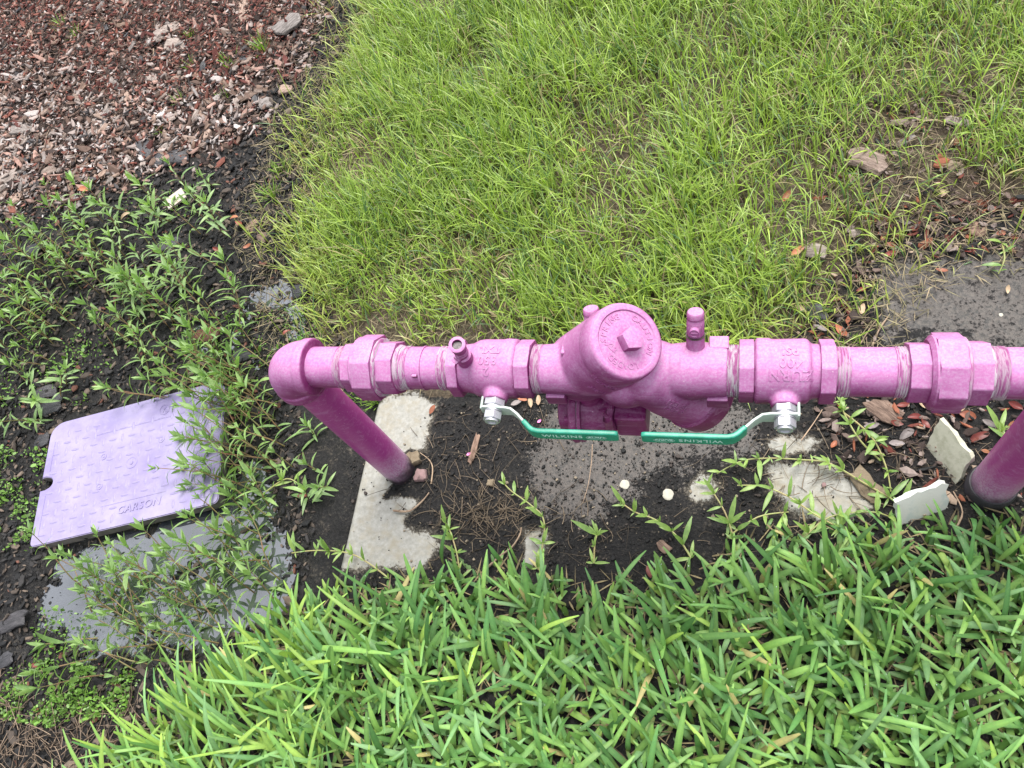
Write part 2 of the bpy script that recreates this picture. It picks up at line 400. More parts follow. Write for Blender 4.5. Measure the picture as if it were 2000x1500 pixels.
LEAFTAN = m_simple('tan_dead_leaf', (0.46, 0.34, 0.22), 0.6, 0.4, 0.0, 80, 0.7, (0.26, 0.17, 0.11), 0.3, rand=0.2)
LEAFGREY = m_simple('grey_dead_leaf', (0.20, 0.17, 0.165), 0.6, 0.4, 0.0, 60, 0.7, (0.10, 0.085, 0.085), 0.4, rand=0.3)

def m_ground():
    """masks: ga = (mulch, lawn litter, silt film), gb = (bare concrete, wet, red litter)"""
    m, t = newmat('ground_surface'); b = NB(t)
    tc = b.n('ShaderNodeTexCoord').outputs['Object']
    A = b.n('ShaderNodeVertexColor'); A.layer_name = 'ga'; sa = b.n('ShaderNodeSeparateColor'); b.l(A.outputs[0], sa.inputs[0])
    B = b.n('ShaderNodeVertexColor'); B.layer_name = 'gb'; sb = b.n('ShaderNodeSeparateColor'); b.l(B.outputs[0], sb.inputs[0])
    fine = b.noise(tc, 190, 6, 0.75); mid = b.noise(tc, 38, 5, 0.65); vfine = b.noise(tc, 700, 3, 0.7)
    # wet black organic mud
    mud = b.mix(b.ramp(fine, [(0.40, 0.0), (0.72, 1.0)]), (0.004, 0.004, 0.0045), (0.024, 0.022, 0.021))
    mud = b.mix(b.math('MULTIPLY', b.ramp(vfine, [(0.68, 0.0), (0.76, 1.0)]), 0.3), mud, (0.22, 0.19, 0.15))
    mud = b.mix(b.math('MULTIPLY', b.ramp(mid, [(0.52, 0.0), (0.68, 1.0)]), 0.4), mud, (0.022, 0.018, 0.015))
    mulch = b.mix(b.ramp(fine, [(0.35, 0.0), (0.7, 1.0)]), (0.018, 0.012, 0.010), (0.085, 0.055, 0.043))
    litter = b.mix(b.ramp(fine, [(0.3, 0.0), (0.7, 1.0)]), (0.022, 0.018, 0.012), (0.115, 0.085, 0.055))
    silt = b.mix(b.ramp(mid, [(0.3, 0.0), (0.7, 1.0)]), (0.042, 0.036, 0.032), (0.084, 0.070, 0.061))
    fleck = b.ramp(b.math('ADD', b.math('MULTIPLY', b.noise(tc, 120, 6, 0.8), 0.55), b.math('MULTIPLY', mid, 0.45)), [(0.48, 0.0), (0.56, 1.0)])
    silt = b.mix(b.math('MULTIPLY', fleck, 0.9), silt, (0.012, 0.012, 0.012))
    conc = b.mix(b.ramp(b.noise(tc, 90, 6, 0.7), [(0.3, 0.0), (0.7, 1.0)]), (0.20, 0.195, 0.172), (0.33, 0.325, 0.298))
    conc = b.mix(b.math('MULTIPLY', b.ramp(b.noise(tc, 330, 4, 0.8), [(0.64, 0.0), (0.74, 1.0)]), 0.4), conc, (0.16, 0.14, 0.11))
    conc = b.mix(b.math('MULTIPLY', b.ramp(b.noise(tc, 26, 4, 0.7), [(0.46, 0.0), (0.66, 1.0)]), 0.65), conc, (0.24, 0.21, 0.15))
    nz = b.math('MULTIPLY', b.math('SUBTRACT', b.math('ADD', b.math('MULTIPLY', fine, 0.6), b.math('MULTIPLY', mid, 0.4)), 0.5), 1.1)
    def mask(ch, k=1.0): return b.ramp(b.math('ADD', ch, b.math('MULTIPLY', nz, k)), [(0.42, 0.0), (0.58, 1.0)])
    col = b.mix(mask(sa.outputs[0]), mud, mulch)
    col = b.mix(mask(sa.outputs[1]), col, litter)
    msi = b.ramp(b.math('ADD', sa.outputs[2], b.math('MULTIPLY', nz, 2.8)), [(0.43, 0.0), (0.60, 1.0)]); col = b.mix(msi, col, silt)
    mc = b.ramp(b.math('ADD', sb.outputs[0], b.math('MULTIPLY', nz, 2.2)), [(0.40, 0.0), (0.58, 1.0)]); 
    edge = b.ramp(b.math('ADD', sb.outputs[0], b.math('MULTIPLY', nz, 2.2)), [(0.12, 0.0), (0.40, 1.0)])
    col = b.mix(b.math('MULTIPLY', edge, 0.5), col, (0.14, 0.12, 0.09))
    col = b.mix(mc, col, conc)
    rough = b.math('SUBTRACT', 0.74, b.math('MULTIPLY', b.math('MULTIPLY', sb.outputs[1], b.math('SUBTRACT', 1.0, mc)), 0.45))
    rough = b.math('SUBTRACT', rough, b.math('MULTIPLY', msi, 0.22))
    h = b.math('ADD', b.math('MULTIPLY', fine, 1.0), b.math('MULTIPLY', mid, 1.5))
    st = b.n('ShaderNodeBump'); st.inputs['Distance'].default_value = 0.004
    b.l(b.math('SUBTRACT', 0.9, b.math('MULTIPLY', b.math('MAXIMUM', mc, b.math('MULTIPLY', msi, 0.9)), 0.75)), st.inputs['Strength']); b.l(h, st.inputs['Height'])
    b.out(b.prin(col, rough, 0.25, 0.0, st.outputs[0]).outputs[0]); return m
GROUND = m_ground()
def m_water():
    m, t = newmat('puddle_water'); b = NB(t); tc = b.n('ShaderNodeTexCoord').outputs['Object']
    col = b.mix(b.ramp(b.noise(tc, 6, 4, 0.6), [(0.35, 0.0), (0.65, 1.0)]), (0.024, 0.027, 0.032), (0.060, 0.065, 0.078))
    sx_ = b.n('ShaderNodeSeparateXYZ'); b.l(tc, sx_.inputs[0])
    w = b.ramp(b.math('ADD', b.noise(tc, 7, 3, 0.6), b.math('MULTIPLY', b.math('ADD', sx_.outputs['X'], 0.55), -0.5)), [(0.50, 0.0), (0.72, 1.0)])
    vo = b.n('ShaderNodeTexVoronoi'); vo.inputs['Scale'].default_value = 55; b.l(tc, vo.inputs['Vector'])
    dim = b.ramp(vo.outputs['Distance'], [(0.0, 0.0), (0.30, 1.0)])
    rp = b.math('ADD', b.math('MULTIPLY', b.math('ADD', b.noise(tc, 70, 2, 0.5, 0.8), dim), w), b.math('MULTIPLY', b.noise(tc, 5, 2, 0.5), 0.8))
    p = b.prin(col, 0.03, 0.5, 0.0, b.bump(rp, 0.4, 0.004)); p.inputs['IOR'].default_value = 2.6
    b.out(p.outputs[0]); return m
WATER = m_water()

# ------------------------------------------------------------------ ground regions (world outlines)
LAWN = gpoly([(640, -60), (700, 60), (670, 120), (650, 190), (600, 230), (580, 280), (580, 330), (545, 380), (545, 430), (590, 520), (600, 590), (640, 650), (690, 715), (760, 745), (900, 735), (1440, 725), (1580, 655), (1640, 590), (1700, 500), (1850, 440), (2300, 400), (3000, 340), (3000, -60)])
MULCH = gpoly([(-400, -300), (600, -60), (640, 40), (590, 110), (530, 165), (500, 230), (430, 285), (330, 300), (250, 350), (100, 385), (-60, 430), (-500, 500)])
REDM = gpoly([(-200, -200), (600, -60), (560, 120), (400, 160), (250, 210), (100, 120), (-200, 130)])
AUG = gpoly([(120, 1560), (240, 1460), (330, 1370), (420, 1300), (530, 1200), (640, 1160), (760, 1145), (860, 1100), (1000, 1110), (1130, 1140), (1290, 1125), (1400, 1080), (1500, 1035), (1600, 1020), (1720, 1030), (1850, 1025), (1960, 1000), (2300, 980), (3400, 940), (3400, 1900), (2500, 1800), (1000, 1800), (100, 1700)])
SILTM = gpoly([(1060, 820), (1120, 790), (1440, 790), (1460, 860), (1400, 900), (1330, 900), (1240, 940), (1150, 1000), (1060, 990), (1040, 920)])
SILTR = gpoly([(1680, 570), (1700, 500), (1850, 490), (2000, 450), (3000, 460), (3000, 690), (1700, 690)])
CLEAN = [gpoly(p) for p in (
    [(630, 905), (650, 880), (690, 835), (738, 792), (790, 768), (845, 788), (830, 842), (822, 878), (786, 884), (800, 905), (790, 925), (770, 950), (745, 978), (768, 972), (808, 980), (789, 1000), (782, 1040), (808, 1050), (850, 1046), (858, 1070), (816, 1112), (768, 1108), (625, 1105), (630, 1000)],
    [(1515, 915), (1560, 902), (1600, 908), (1640, 925), (1692, 962), (1690, 990), (1650, 1010), (1600, 1010), (1550, 992), (1518, 955)],
    [(1352, 945), (1370, 936), (1390, 950), (1384, 975), (1362, 976), (1350, 962)],
    [(1030, 1040), (1052, 1045), (1048, 1098), (1028, 1102)],
    [(1508, 868), (1560, 858), (1592, 862), (1584, 880), (1540, 888)],)]
DARKRING = [gpoly(p) for p in ([(752, 968), (790, 915), (800, 880), (850, 900), (850, 975), (800, 965)],)]
P1 = gpoly([(60, 1150), (90, 1080), (200, 1045), (430, 945), (470, 900), (540, 960), (560, 1030), (575, 1100), (560, 1180), (480, 1230), (380, 1270), (250, 1280), (130, 1290), (40, 1230)])
P2 = gpoly([(370, 590), (480, 540), (560, 500), (610, 540), (600, 640), (520, 690), (540, 740), (430, 740), (330, 700), (330, 640)])
SLAB_X0, SLAB_X1, SLAB_Y0, SLAB_Y1 = -0.083, 1.9, -0.235, 0.17
WZ = -0.030

def masks(P):
    r = (fbm(P, 18, 3) - 0.5) * 0.05 + (fbm(P, 6, 33) - 0.5) * 0.14
    mulch = sstep(sdist(P, MULCH) + r, -0.02, 0.03)
    lawn = sstep(sdist(P, LAWN) + r, -0.02, 0.03)
    r2 = (fbm(P, 16, 61, 5) - 0.5) * 0.16; silt = 0.9 * np.maximum(sstep(sdist(P, SILTM) + r2, -0.07, 0.06), 0.78 * sstep(sdist(P, SILTR) + r2 * 0.7, -0.03, 0.06))
    clean = np.zeros(len(P))
    rr = (fbm(P, 30, 9, 6) - 0.5) * 0.036
    for c in CLEAN: clean = np.maximum(clean, sstep(sdist(P, c) + rr + 0.003, -0.024, 0.022))
    clean *= P[:, 0] > SLAB_X0 - 0.001
    for c in DARKRING: clean *= 1 - sstep(sdist(P, c) + rr, -0.01, 0.006)
    wet = sstep(np.maximum(sdist(P, P1), sdist(P, P2)), -0.12, 0.0)
    red = sstep(sdist(P, REDM) + r, -0.05, 0.05)
    ga = np.stack([mulch, lawn, silt], 1); gb = np.stack([clean, np.maximum(wet, 0.25), red], 1)
    return ga, gb
def ground_h(P):
    h = -0.016 + (fbm(P, 9, 1) - 0.5) * 0.022 + (fbm(P, 45, 5) - 0.5) * 0.010
    h += 0.020 * sstep(sdist(P, MULCH), -0.05, 0.2) + 0.014 * sstep(sdist(P, LAWN), 0.0, 0.15) + 0.012 * sstep(sdist(P, AUG), 0.0, 0.12)
    h += 0.012 * sstep(P[:, 0], -0.05, 0.1) 
    h += (fbm(P, 14, 91) - 0.5) * 0.03 * sstep(sdist(P, P1), -0.06, 0.02)
    h -= 0.027 * sstep(sdist(P, P1), -0.05, 0.06) + 0.014 * sstep(sdist(P, P2), -0.05, 0.06)
    lidc = gpoly([(105, 850), (440, 745), (430, 965), (75, 1040)])
    h -= 0.03 * sstep(sdist(P, lidc), -0.02, 0.02)
    # level with the slab around it, sunk below it underneath
    ins = np.minimum(np.minimum(P[:, 0] - SLAB_X0, SLAB_X1 - P[:, 0]), np.minimum(P[:, 1] - SLAB_Y0, SLAB_Y1 - P[:, 1]))
    near = sstep(ins, -0.05, 0.0) * sstep(P[:, 0], SLAB_X0 - 0.005, SLAB_X0 + 0.06)
    h = h * (1 - near) + (0.0015) * near
    silt = sstep(sdist(P, SILTR), -0.04, 0.03); h = h * (1 - silt) + (0.002 + (fbm(P, 30, 2) - 0.5) * 0.003) * silt
    h = np.where(ins > 0.004, -0.03, h)
    return h
def axis_coords(lo, hi, step, far):
    c = list(np.arange(lo, hi + 1e-9, step)); d = step
    while c[-1] < far: d *= 1.35; c.append(c[-1] + d)
    d = step
    while c[0] > -far: d *= 1.35; c.insert(0, c[0] - d)
    return np.array(c)
def grid_mesh(name, xs, ys, hf, mat, parent=None):
    X, Y = np.meshgrid(xs, ys); P = np.stack([X.ravel(), Y.ravel()], 1); nx, ny = len(xs), len(ys)
    V = np.concatenate([P, hf(P)[:, None]], 1)
    i = np.arange(nx * ny).reshape(ny, nx)
    q = np.stack([i[:-1, :-1], i[:-1, 1:], i[1:, 1:], i[1:, :-1]], -1).reshape(-1)
    ga, gb = masks(P)
    return np_mesh(name, V, q, np.full(len(q) // 4, 4), mat, {'ga': ga, 'gb': gb}, True, parent)
g = grid_mesh('ground', axis_coords(-2.3, 1.7, 0.009, 60), axis_coords(-0.95, 2.1, 0.009, 60), ground_h, GROUND)
tag(g, 'black wet soil, mulch bed and lawn soil', kind='structure')

def slab_h(P): return (fbm(P, 14, 8) - 0.5) * 0.003 - 0.004 * (1 - sstep(P[:, 0] - SLAB_X0, 0.0, 0.006)) - 0.004 * (1 - sstep(P[:, 1] - SLAB_Y0, 0.0, 0.006))
xs = np.arange(SLAB_X0, SLAB_X1, 0.005); ys = np.arange(SLAB_Y0, SLAB_Y1 + 1e-6, 0.005)
slab = grid_mesh('concrete_slab', xs, ys, slab_h, GROUND)
# give the slab its thickness: a skirt all round
bm = bmesh.new(); bm.from_mesh(slab.data)
be = [e for e in bm.edges if e.is_boundary]
r_ = bmesh.ops.extrude_edge_only(bm, edges=be)
for v in r_['geom']:
    if isinstance(v, bmesh.types.BMVert):
        v.co.z = -0.06
        v.co.x += random.uniform(-.003, .003) - (0.006 if v.co.x < SLAB_X0 + 0.01 else 0)
bm.to_mesh(slab.data); bm.free()
tag(slab, 'long concrete slab under the pipework, pale at its left end', kind='structure')

xs = np.array([-1.5, -0.09]); ys = np.array([-0.6, 0.95])
w_ = np_mesh('puddle_water', [(-1.7, -0.62, WZ), (-0.086, -0.62, WZ), (-0.086, 0.95, WZ), (-1.7, 0.95, WZ)], [0, 1, 2, 3], [4], WATER, smooth=False)
tag(w_, 'still dark rainwater puddle reflecting grey sky', kind='structure')

# ------------------------------------------------------------------ backflow assembly
PZ = 0.45
asm = empty('backflow_assembly', (0, 0, 0))
tag(asm, 'pink painted backflow preventer with pipes and two green levers above the concrete slab', 'backflow preventer')
XA = (1, 0, 0)
def px_X(px):  # distance along the pipe of a photo column
    v = R @ np.array([(px - CX) / F, (717 + (px - 650) * 12 / 1340 - CY) / F, 1.0]); t = (0 - CAM[1]) / v[1]
    return float((CAM + v * t)[0])
X = px_X
def riser(name, x, r, label=None, y0=0.0):
    bm = bmesh.new(); add_lathe(bm, [(-0.06, r), (0.10, r), (0.25, r), (PZ - 0.035, r)], (x, y0, 0), (0, 0, 1), 64)
    o = bm_obj(name, bm, MAG, asm)
    if label: o['label'] = label
    return o
riser('riser_pipe', 0.0, 0.0302, 'deep magenta riser pipe standing on the pale end of the slab')
RX = 1.040
riser('riser_pipe', RX, 0.0325, 'deep magenta riser pipe at the right edge beside the cream tile', 0.018)
bm = bmesh.new(); add_lathe(bm, [(-0.02, 0.037), (0.020, 0.037), (0.026, 0.0345), (0.027, 0.031)], (RX, 0.018, 0), (0, 0, 1), 64)
bm_obj('rubber_boot', bm, m_simple('black_rubber', (0.03, 0.028, 0.032), 0.6, 0.4, 0, 50, 0.5, (0.07, 0.06, 0.075)), asm)
def elbow(x, sgn):
    bm = bmesh.new()
    rb = 0.0405
    # quarter bend
    pts = []; rad = []
    cx = x + sgn * 0.034; cz = PZ - 0.036
    b2 = bmesh.new()
    for k in range(15):
        a = math.pi / 2 + (math.pi / 2) * k / 14
        pts.append(Vector((cx + sgn * 0.038 * math.cos(a), 0, cz + 0.036 * math.sin(a)))); rad.append(rb)
    rings = []
    for k, p in enumerate(pts):
        a = math.pi / 2 + (math.pi / 2) * k / 14
        nrm = Vector((sgn * math.cos(a), 0, math.sin(a)))
        rings.append([b2.verts.new(p + (nrm * math.cos(2 * math.pi * j / 48) + Vector((0, 1, 0)) * math.sin(2 * math.pi * j / 48)) * rb) for j in range(48)])
    for A_, B_ in zip(rings, rings[1:]):
        for j in range(48): b2.faces.new([A_[j], A_[(j + 1) % 48], B_[(j + 1) % 48], B_[j]])
    b2.faces.new(rings[0]); b2.faces.new(rings[-1][::-1])
    merge_bm(bm, b2)
    add_lathe(bm, [(0, 0.0400), (0.002, 0.0425), (0.013, 0.0430), (0.016, 0.0420), (0.0165, 0.031)], (x + sgn * 0.026, 0, PZ), (sgn, 0, 0), 64)
    add_lathe(bm, [(0, 0.0400), (0.002, 0.0425), (0.016, 0.0430), (0.019, 0.0420), (0.0195, 0.031)], (x - sgn * 0.002, 0, PZ - 0.030), (0, 0, -1), 64)
    o = remeshed(bm, 'elbow', PINK, 0.0018, 5, asm); return o
elbow(0.0, 1); elbow(RX, -1)
def pipe(x0, x1, r=0.0302, name='pipe_nipple'):
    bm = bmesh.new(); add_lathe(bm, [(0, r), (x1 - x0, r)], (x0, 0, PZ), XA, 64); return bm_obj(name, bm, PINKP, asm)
def threads(x0, x1, r=0.0300, n=None):
    n = n or max(3, int((x1 - x0) / 0.0028)); prof = []
    for k in range(n * 4 + 1):
        t = k / (n * 4); prof.append(((x1 - x0) * t, r + 0.0007 * math.cos(2 * math.pi * t * n)))
    bm = bmesh.new(); add_lathe(bm, prof, (x0, 0, PZ), XA, 72)
    for v in bm.verts:
        d = random.uniform(-.00025, .00035); v.co.y *= 1 + d * 20; v.co.z += (v.co.z - PZ) * d * 20
    return bm_obj('pipe_thread', bm, THREAD, asm, sharp=60)
def prism_x(bm, n, r, x0, x1, rot=0.0, bev=0.0018, taper=1.0):
    add_prism(bm, n, r, 0, x1 - x0, (x0, 0, PZ), XA, rot, bev, taper=taper)
pipe(0.020, X(672)); threads(X(596), X(612), 0.0312); threads(X(668), X(687), 0.0305)
def union(xs_, nside_nut=8):
    a, b_, c_, d_, e_ = xs_   # tail left, nut left, nut right, tail right
    u = bmesh.new()
    prism_x(u, 8, 0.0375, a, b_ + 0.004, 0.2); tail = bm_obj('union_tail', u, PINK, asm, sharp=30)
    u = bmesh.new()
    add_prism(u, nside_nut, 0.0485, 0, c_ - b_, (b_, 0, PZ), XA, 0.35, 0.0022)
    add_lathe(u, [(0, 0.039), (0.004, 0.0445), (0.008, 0.045)], (b_ - 0.006, 0, PZ), XA, 64)
    bm_obj('union_nut', u, PINK, asm, sharp=30)
    u = bmesh.new(); add_lathe(u, [(0, 0.0425), (0.003, 0.0425), (0.0045, 0.040)], (c_ + 0.0003, 0, PZ), XA, 64); bm_obj('union_ring', u, THREAD, asm)
    u = bmesh.new(); prism_x(u, 8, 0.0395, c_ + 0.003, d_, 0.2); bm_obj('union_tail', u, PINK, asm, sharp=30)
    add_l = bmesh.new(); add_lathe(add_l, [(0, 0.0335), (e_ - d_, 0.0318)], (d_ - 0.001, 0, PZ), XA, 64); bm_obj('union_neck', add_l, THREAD, asm)
union((X(685), X(711), X(748), X(784), X(792)))
pipe(X(784), X(890)); threads(X(788), X(806), 0.0306); threads(X(866), X(886), 0.0306)
bm = bmesh.new(); add_lathe(bm, [(0, 0.0302), (0.0005, 0.0316), (0.003, 0.0316), (0.0035, 0.0302)], (X(831), 0, PZ), XA, 64, cap=False)
add_box(bm, (X(826), -0.0235, PZ + 0.021), (0.007, 0.004, 0.006), None, 0.0008)
bm_obj('wire_clamp', bm, PINK, asm)

def ball_valve(x0, x1, hexL, ringL, body, ringR, hexR, stemx, flip, txt, label):
    """x positions in metres"""
    root = bpy.data.objects.new('ball_valve', None); root.empty_display_size = 0.02; link(root, asm); root['label'] = label
    bm = bmesh.new(); prism_x(bm, 8 if not flip else 8, 0.0405, hexL[0], hexL[1], 0.39); bm_obj('hex_end', bm, PINK, root, sharp=30)
    bm = bmesh.new(); prism_x(bm, 8, 0.0405, hexR[0], hexR[1], 0.39); bm_obj('hex_end', bm, PINK, root, sharp=30)
    bm = bmesh.new()
    pr = [(0, 0.0335)] + [(a - hexL[1] + 0.002, r) for a, r in body] + [(hexR[0] - hexL[1] + 0.004, 0.0335)]
    add_lathe(bm, pr, (hexL[1] - 0.002, 0, PZ), XA, 72)
    # stem housing towards the viewer
    add_lathe(bm, [(0, 0.019), (0.016, 0.0165), (0.0175, 0.0155)], (stemx, -0.032, PZ), (0, -1, 0), 40)
    bod = remeshed(bm, 'valve_body', PINK, 0.0018, 3, root)
    bvh = bvh_of(bod)
    bm = bmesh.new()
    for (s, sz, xx, th) in txt:       # th: angle on the barrel from straight up towards the viewer
        nrm = Vector((0, -math.sin(th), math.cos(th)))
        O = Vector((xx, 0, PZ)) + nrm * 0.042
        emboss(bm, s, sz, O, (-1, 0, 0), nrm, bvh, 0.0009, 0.0004, 1.05)
    bm_obj('raised_lettering', bm, PINK, root, smooth=False)
    sg = -1 if flip else 1
    bm = bmesh.new(); add_prism(bm, 6, 0.0155, 0.0, 0.009, (stemx, -0.049, PZ), (0, -1, 0), 0.2, 0.0008)
    add_lathe(bm, [(0, 0.0125), (0.005, 0.0125)], (stemx, -0.057, PZ), (0, -1, 0), 32)
    bm_obj('packing_nut', bm, ZINC, root)
    # lever: flat steel strip bent out and along the pipe
    yb = -0.0625; yo = -0.094
    path = [(-0.014, yb), (0.016, yb), (0.026, yb - 0.001), (0.036, yb - 0.008), (0.046, yb - 0.018), (0.056, yo + 0.004), (0.064, yo), (0.15, yo)]
    def strip(bm, path, w, th, zoff=0.0, rnd=False):
        n = len(path); rings = []
        for i, (t, y) in enumerate(path):
            a = path[max(i - 1, 0)]; c = path[min(i + 1, n - 1)]
            d = Vector((c[0] - a[0], c[1] - a[1])).normalized(); nn = Vector((-d.y, d.x))
            ww = w(i / (n - 1)) if callable(w) else w
            q = []
            for (sn, sz) in ((-1, -1), (1, -1), (1, 1), (-1, 1)):
                q.append(bm.verts.new(Vector((stemx + sg * (t + nn.x * th / 2 * sn), y + nn.y * th / 2 * sn, PZ + sz * ww / 2 + zoff))))
            rings.append(q)
        for A_, B_ in zip(rings, rings[1:]):
            for j in range(4): bm.faces.new([A_[j], A_[(j + 1) % 4], B_[(j + 1) % 4], B_[j]])
        bm.faces.new(rings[0][::-1]); bm.faces.new(rings[-1])
    bm = bmesh.new(); strip(bm, path[:7], lambda t: 0.026 - 0.008 * min(1, t * 2), 0.0032)
    add_box(bm, (stemx - sg * 0.0155, yb + 0.008, PZ), (0.003, 0.018, 0.016), None, 0.0006)
    bmesh.ops.bevel(bm, geom=bm.edges[:], offset=0.0006, segments=1, affect='EDGES')
    bm_obj('lever', bm, PALESTEEL, root)
    gpth = [(0.045, yb - 0.0175), (0.050, yo + 0.0095), (0.055, yo + 0.0045), (0.060, yo + 0.0015), (0.067, yo), (0.10, yo), (0.14, yo), (0.166, yo), (0.170, yo)]
    bm = bmesh.new(); strip(bm, gpth, lambda t: 0.0215 if t < 0.93 else 0.018, 0.0065)
    bmesh.ops.bevel(bm, geom=bm.edges[:], offset=0.0022, segments=3, profile=0.6, affect='EDGES', clamp_overlap=True)
    grip = bm_obj('lever_grip', bm, GREEN, root, sharp=60)
    gb = bvh_of(grip); bm = bmesh.new(); gx = stemx + sg * 0.098
    emboss(bm, 'WILKINS', 0.0105, (gx, yo - 0.01, PZ + (0.0005)), (sg, 0, 0), (0, -1, 0), gb, 0.00025, 0.0001, 1.15, 0.03, sx=1.15)
    ox = stemx + sg * 0.142
    emboss(bm, 'ZURN', 0.0062, (ox, yo - 0.01, PZ), (sg, 0, 0), (0, -1, 0), gb, 0.00025, 0.0001, 1.0, 0.03, sx=1.3)
    b2 = bmesh.new()
    for k in range(36):
        a0 = 2 * math.pi * k / 36; a1 = 2 * math.pi * (k + 1) / 36
        vs = [b2.verts.new((ox + (0.0125 + dr * 1) * math.copysign(abs(math.cos(a)) ** 0.7, math.cos(a)), yo - 0.0037, PZ + (0.0042 + dr) * math.sin(a))) for a, dr in ((a0, 0), (a1, 0), (a1, 0.0007), (a0, 0.0007))]
        b2.faces.new(vs)
    merge_bm(bm, b2)
    bm_obj('printed_lettering', bm, WHITEINK, root, smooth=False)
    bm = bmesh.new(); add_lathe(bm, [(0, 0.0125), (0.0015, 0.0125)], (stemx, yb - 0.0018, PZ), (0, -1, 0), 32)
    add_prism(bm, 6, 0.0130, 0.0, 0.011, (stemx, yb - 0.0035, PZ), (0, -1, 0), 0.15, 0.0009)
    add_lathe(bm, [(0, 0.0095), (0.003, 0.0092), (0.0032, 0.0065), (0.0015, 0.006)], (stemx, yb - 0.0145, PZ), (0, -1, 0), 24)
    bm_obj('handle_nut', bm, ZINC, root, sharp=30)
    return root, bod
v1, body1 = ball_valve(0, 0, (X(888), X(908)), None,
    [(X(914), 0.0335), (X(928), 0.0350), (X(940), 0.0395), (X(950), 0.0405), (X(990), 0.0405), (X(991), 0.0415), (X(996), 0.0415), (X(1012), 0.0408), (X(1016), 0.038)], None, (X(1016), X(1044)), 0.328, False,
    [('TXL', 0.0155, X(970), -0.20), ('350', 0.0165, X(968), 0.18), ('2', 0.0165, X(966), 0.56)], 'left ball valve with its lever pointing right')
v2, body2 = ball_valve(0, 0, (X(1443), X(1472)), None,
    [(X(1474), 0.0385), (X(1476), 0.0415), (X(1502), 0.0415), (X(1504), 0.0400), (X(1572), 0.0408), (X(1578), 0.0385), (X(1582), 0.0345)], None, (X(1598), X(1628)), 0.697, True,
    [('PSI', 0.0160, X(1540), -0.18), ('400', 0.0170, X(1540), 0.20), ('ZURN', 0.0180, X(1540), 0.58)], 'right ball valve with its lever pointing left')
threads(X(1046), X(1064), 0.0330, 5)
threads(X(1419), X(1444), 0.0330, 6)
pipe(X(1626), X(1776)); threads(X(1627), X(1656), 0.0306); threads(X(1744), X(1776), 0.0306)
union((X(1768), X(1818), X(1874), X(1924), X(1932)))
threads(X(1924), X(1958), 0.0310)
pipe(X(1930), RX - 0.02)

# --- reduced pressure check body
CB = bpy.data.objects.new('check_valve', None); CB.empty_display_size = 0.03; link(CB, asm)
n1 = Vector((0.57, -0.15, 0.80)).normalized(); a1 = Vector((0.452, 0.012, PZ)); L1 = 0.105
n2 = Vector((0.62, 0.06, -0.78)).normalized(); a2 = Vector((0.535, 0.0, PZ - 0.01)); L2 = 0.105
bm = bmesh.new()
add_lathe(bm, [(-0.075, 0.0), (-0.070, 0.028), (-0.055, 0.042), (-0.03, 0.049), (L1 - 0.022, 0.050)], a1, n1, 64)
add_lathe(bm, [(-0.05, 0.0), (-0.045, 0.030), (-0.02, 0.043), (0.03, 0.048), (L2 - 0.02, 0.049)], a2, n2, 64)
add_lathe(bm, [(0, 0.0335), (0.05, 0.036), (0.08, 0.036)], (X(1060), 0, PZ), XA, 64)
add_lathe(bm, [(0, 0.030), (0.006, 0.0345), (0.03, 0.037), (X(1421) - 0.555, 0.0345)], (0.555, 0, PZ), XA, 64)
bmesh.ops.create_uvsphere(bm, u_segments=32, v_segments=20, radius=0.046, matrix=Matrix.Translation((0.500, 0.0, PZ - 0.012)))
body = remeshed(bm, 'check_valve_body', PINK, 0.0022, 8, CB)
# lugs on the ports
def lug(x, y, z, sx, sy, sz, rx=0.0):
    bm = bmesh.new(); add_box(bm, (x, y, z), (sx, sy, sz), Matrix.Rotation(rx, 3, 'X'), 0.0022, 3); return bm_obj('wrench_lug', bm, PINK, CB)
lug(X(1087) , -0.030, PZ - 0.020, 0.026, 0.016, 0.022); lug(X(1402), -0.030, PZ - 0.018, 0.026, 0.018, 0.022)
lug(X(1404), 0.024, PZ + 0.022, 0.024, 0.018, 0.02); lug(X(1118), 0.012, PZ + 0.036, 0.014, 0.034, 0.018, -0.3)
# spring cap 1
bm = bmesh.new()
add_lathe(bm, [(L1 - 0.034, 0.0488), (L1 - 0.030, 0.0505), (L1 - 0.004, 0.0492), (L1, 0.0475), (L1 + 0.0014, 0.045), (L1 + 0.0012, 0.0395), (L1 - 0.0005, 0.0382), (L1 - 0.0003, 0.030), (L1 + 0.001, 0.020), (L1 + 0.001, 0.0)], a1, n1, 96)
cap1 = bm_obj('spring_cap', bm, PINK, CB, sharp=50)
fr = frame_from(n1, (0, 1, 0)); eu = Vector(fr.col[0][:3]); ev = Vector(fr.col[1][:3])
# in-plane axes: ex to the right along the pipe, ey uphill
ex = (Vector((1, 0, 0)) - n1 * n1.x).normalized(); ey = n1.cross(ex).normalized()
cc = a1 + n1 * (L1 + 0.001)
bm = bmesh.new()
add_prism(bm, 5, 0.0165, 0.0, 0.017, a1 + n1 * (L1 - 0.002) + ex * 0.001, n1, 0.55, 0.0012, taper=0.93)
bm_obj('cap_boss', bm, PINK, CB, sharp=30)
bm = bmesh.new(); cb = bvh_of(cap1)
def arc_text(s, r, a_start, step, size, bvh, C_, n_, ex_, ey_):
    for k, ch in enumerate(s):
        a = math.radians(a_start - step * k)
        d = ex_ * math.cos(a) + ey_ * math.sin(a)
        tdir = ex_ * math.sin(a) - ey_ * math.cos(a)
        if ch != ' ': emboss(bm, ch, size, C_ + d * r + n_ * 0.004, tdir, n_, bvh, 0.0007, 0.0002, 1, 0.01)
arc_text('SPRING', 0.0315, 190, 14, 0.0105, cb, cc, n1, ex, ey)
arc_text('CAUTION', 0.0315, 75, 15, 0.0105, cb, cc, n1, ex, ey)
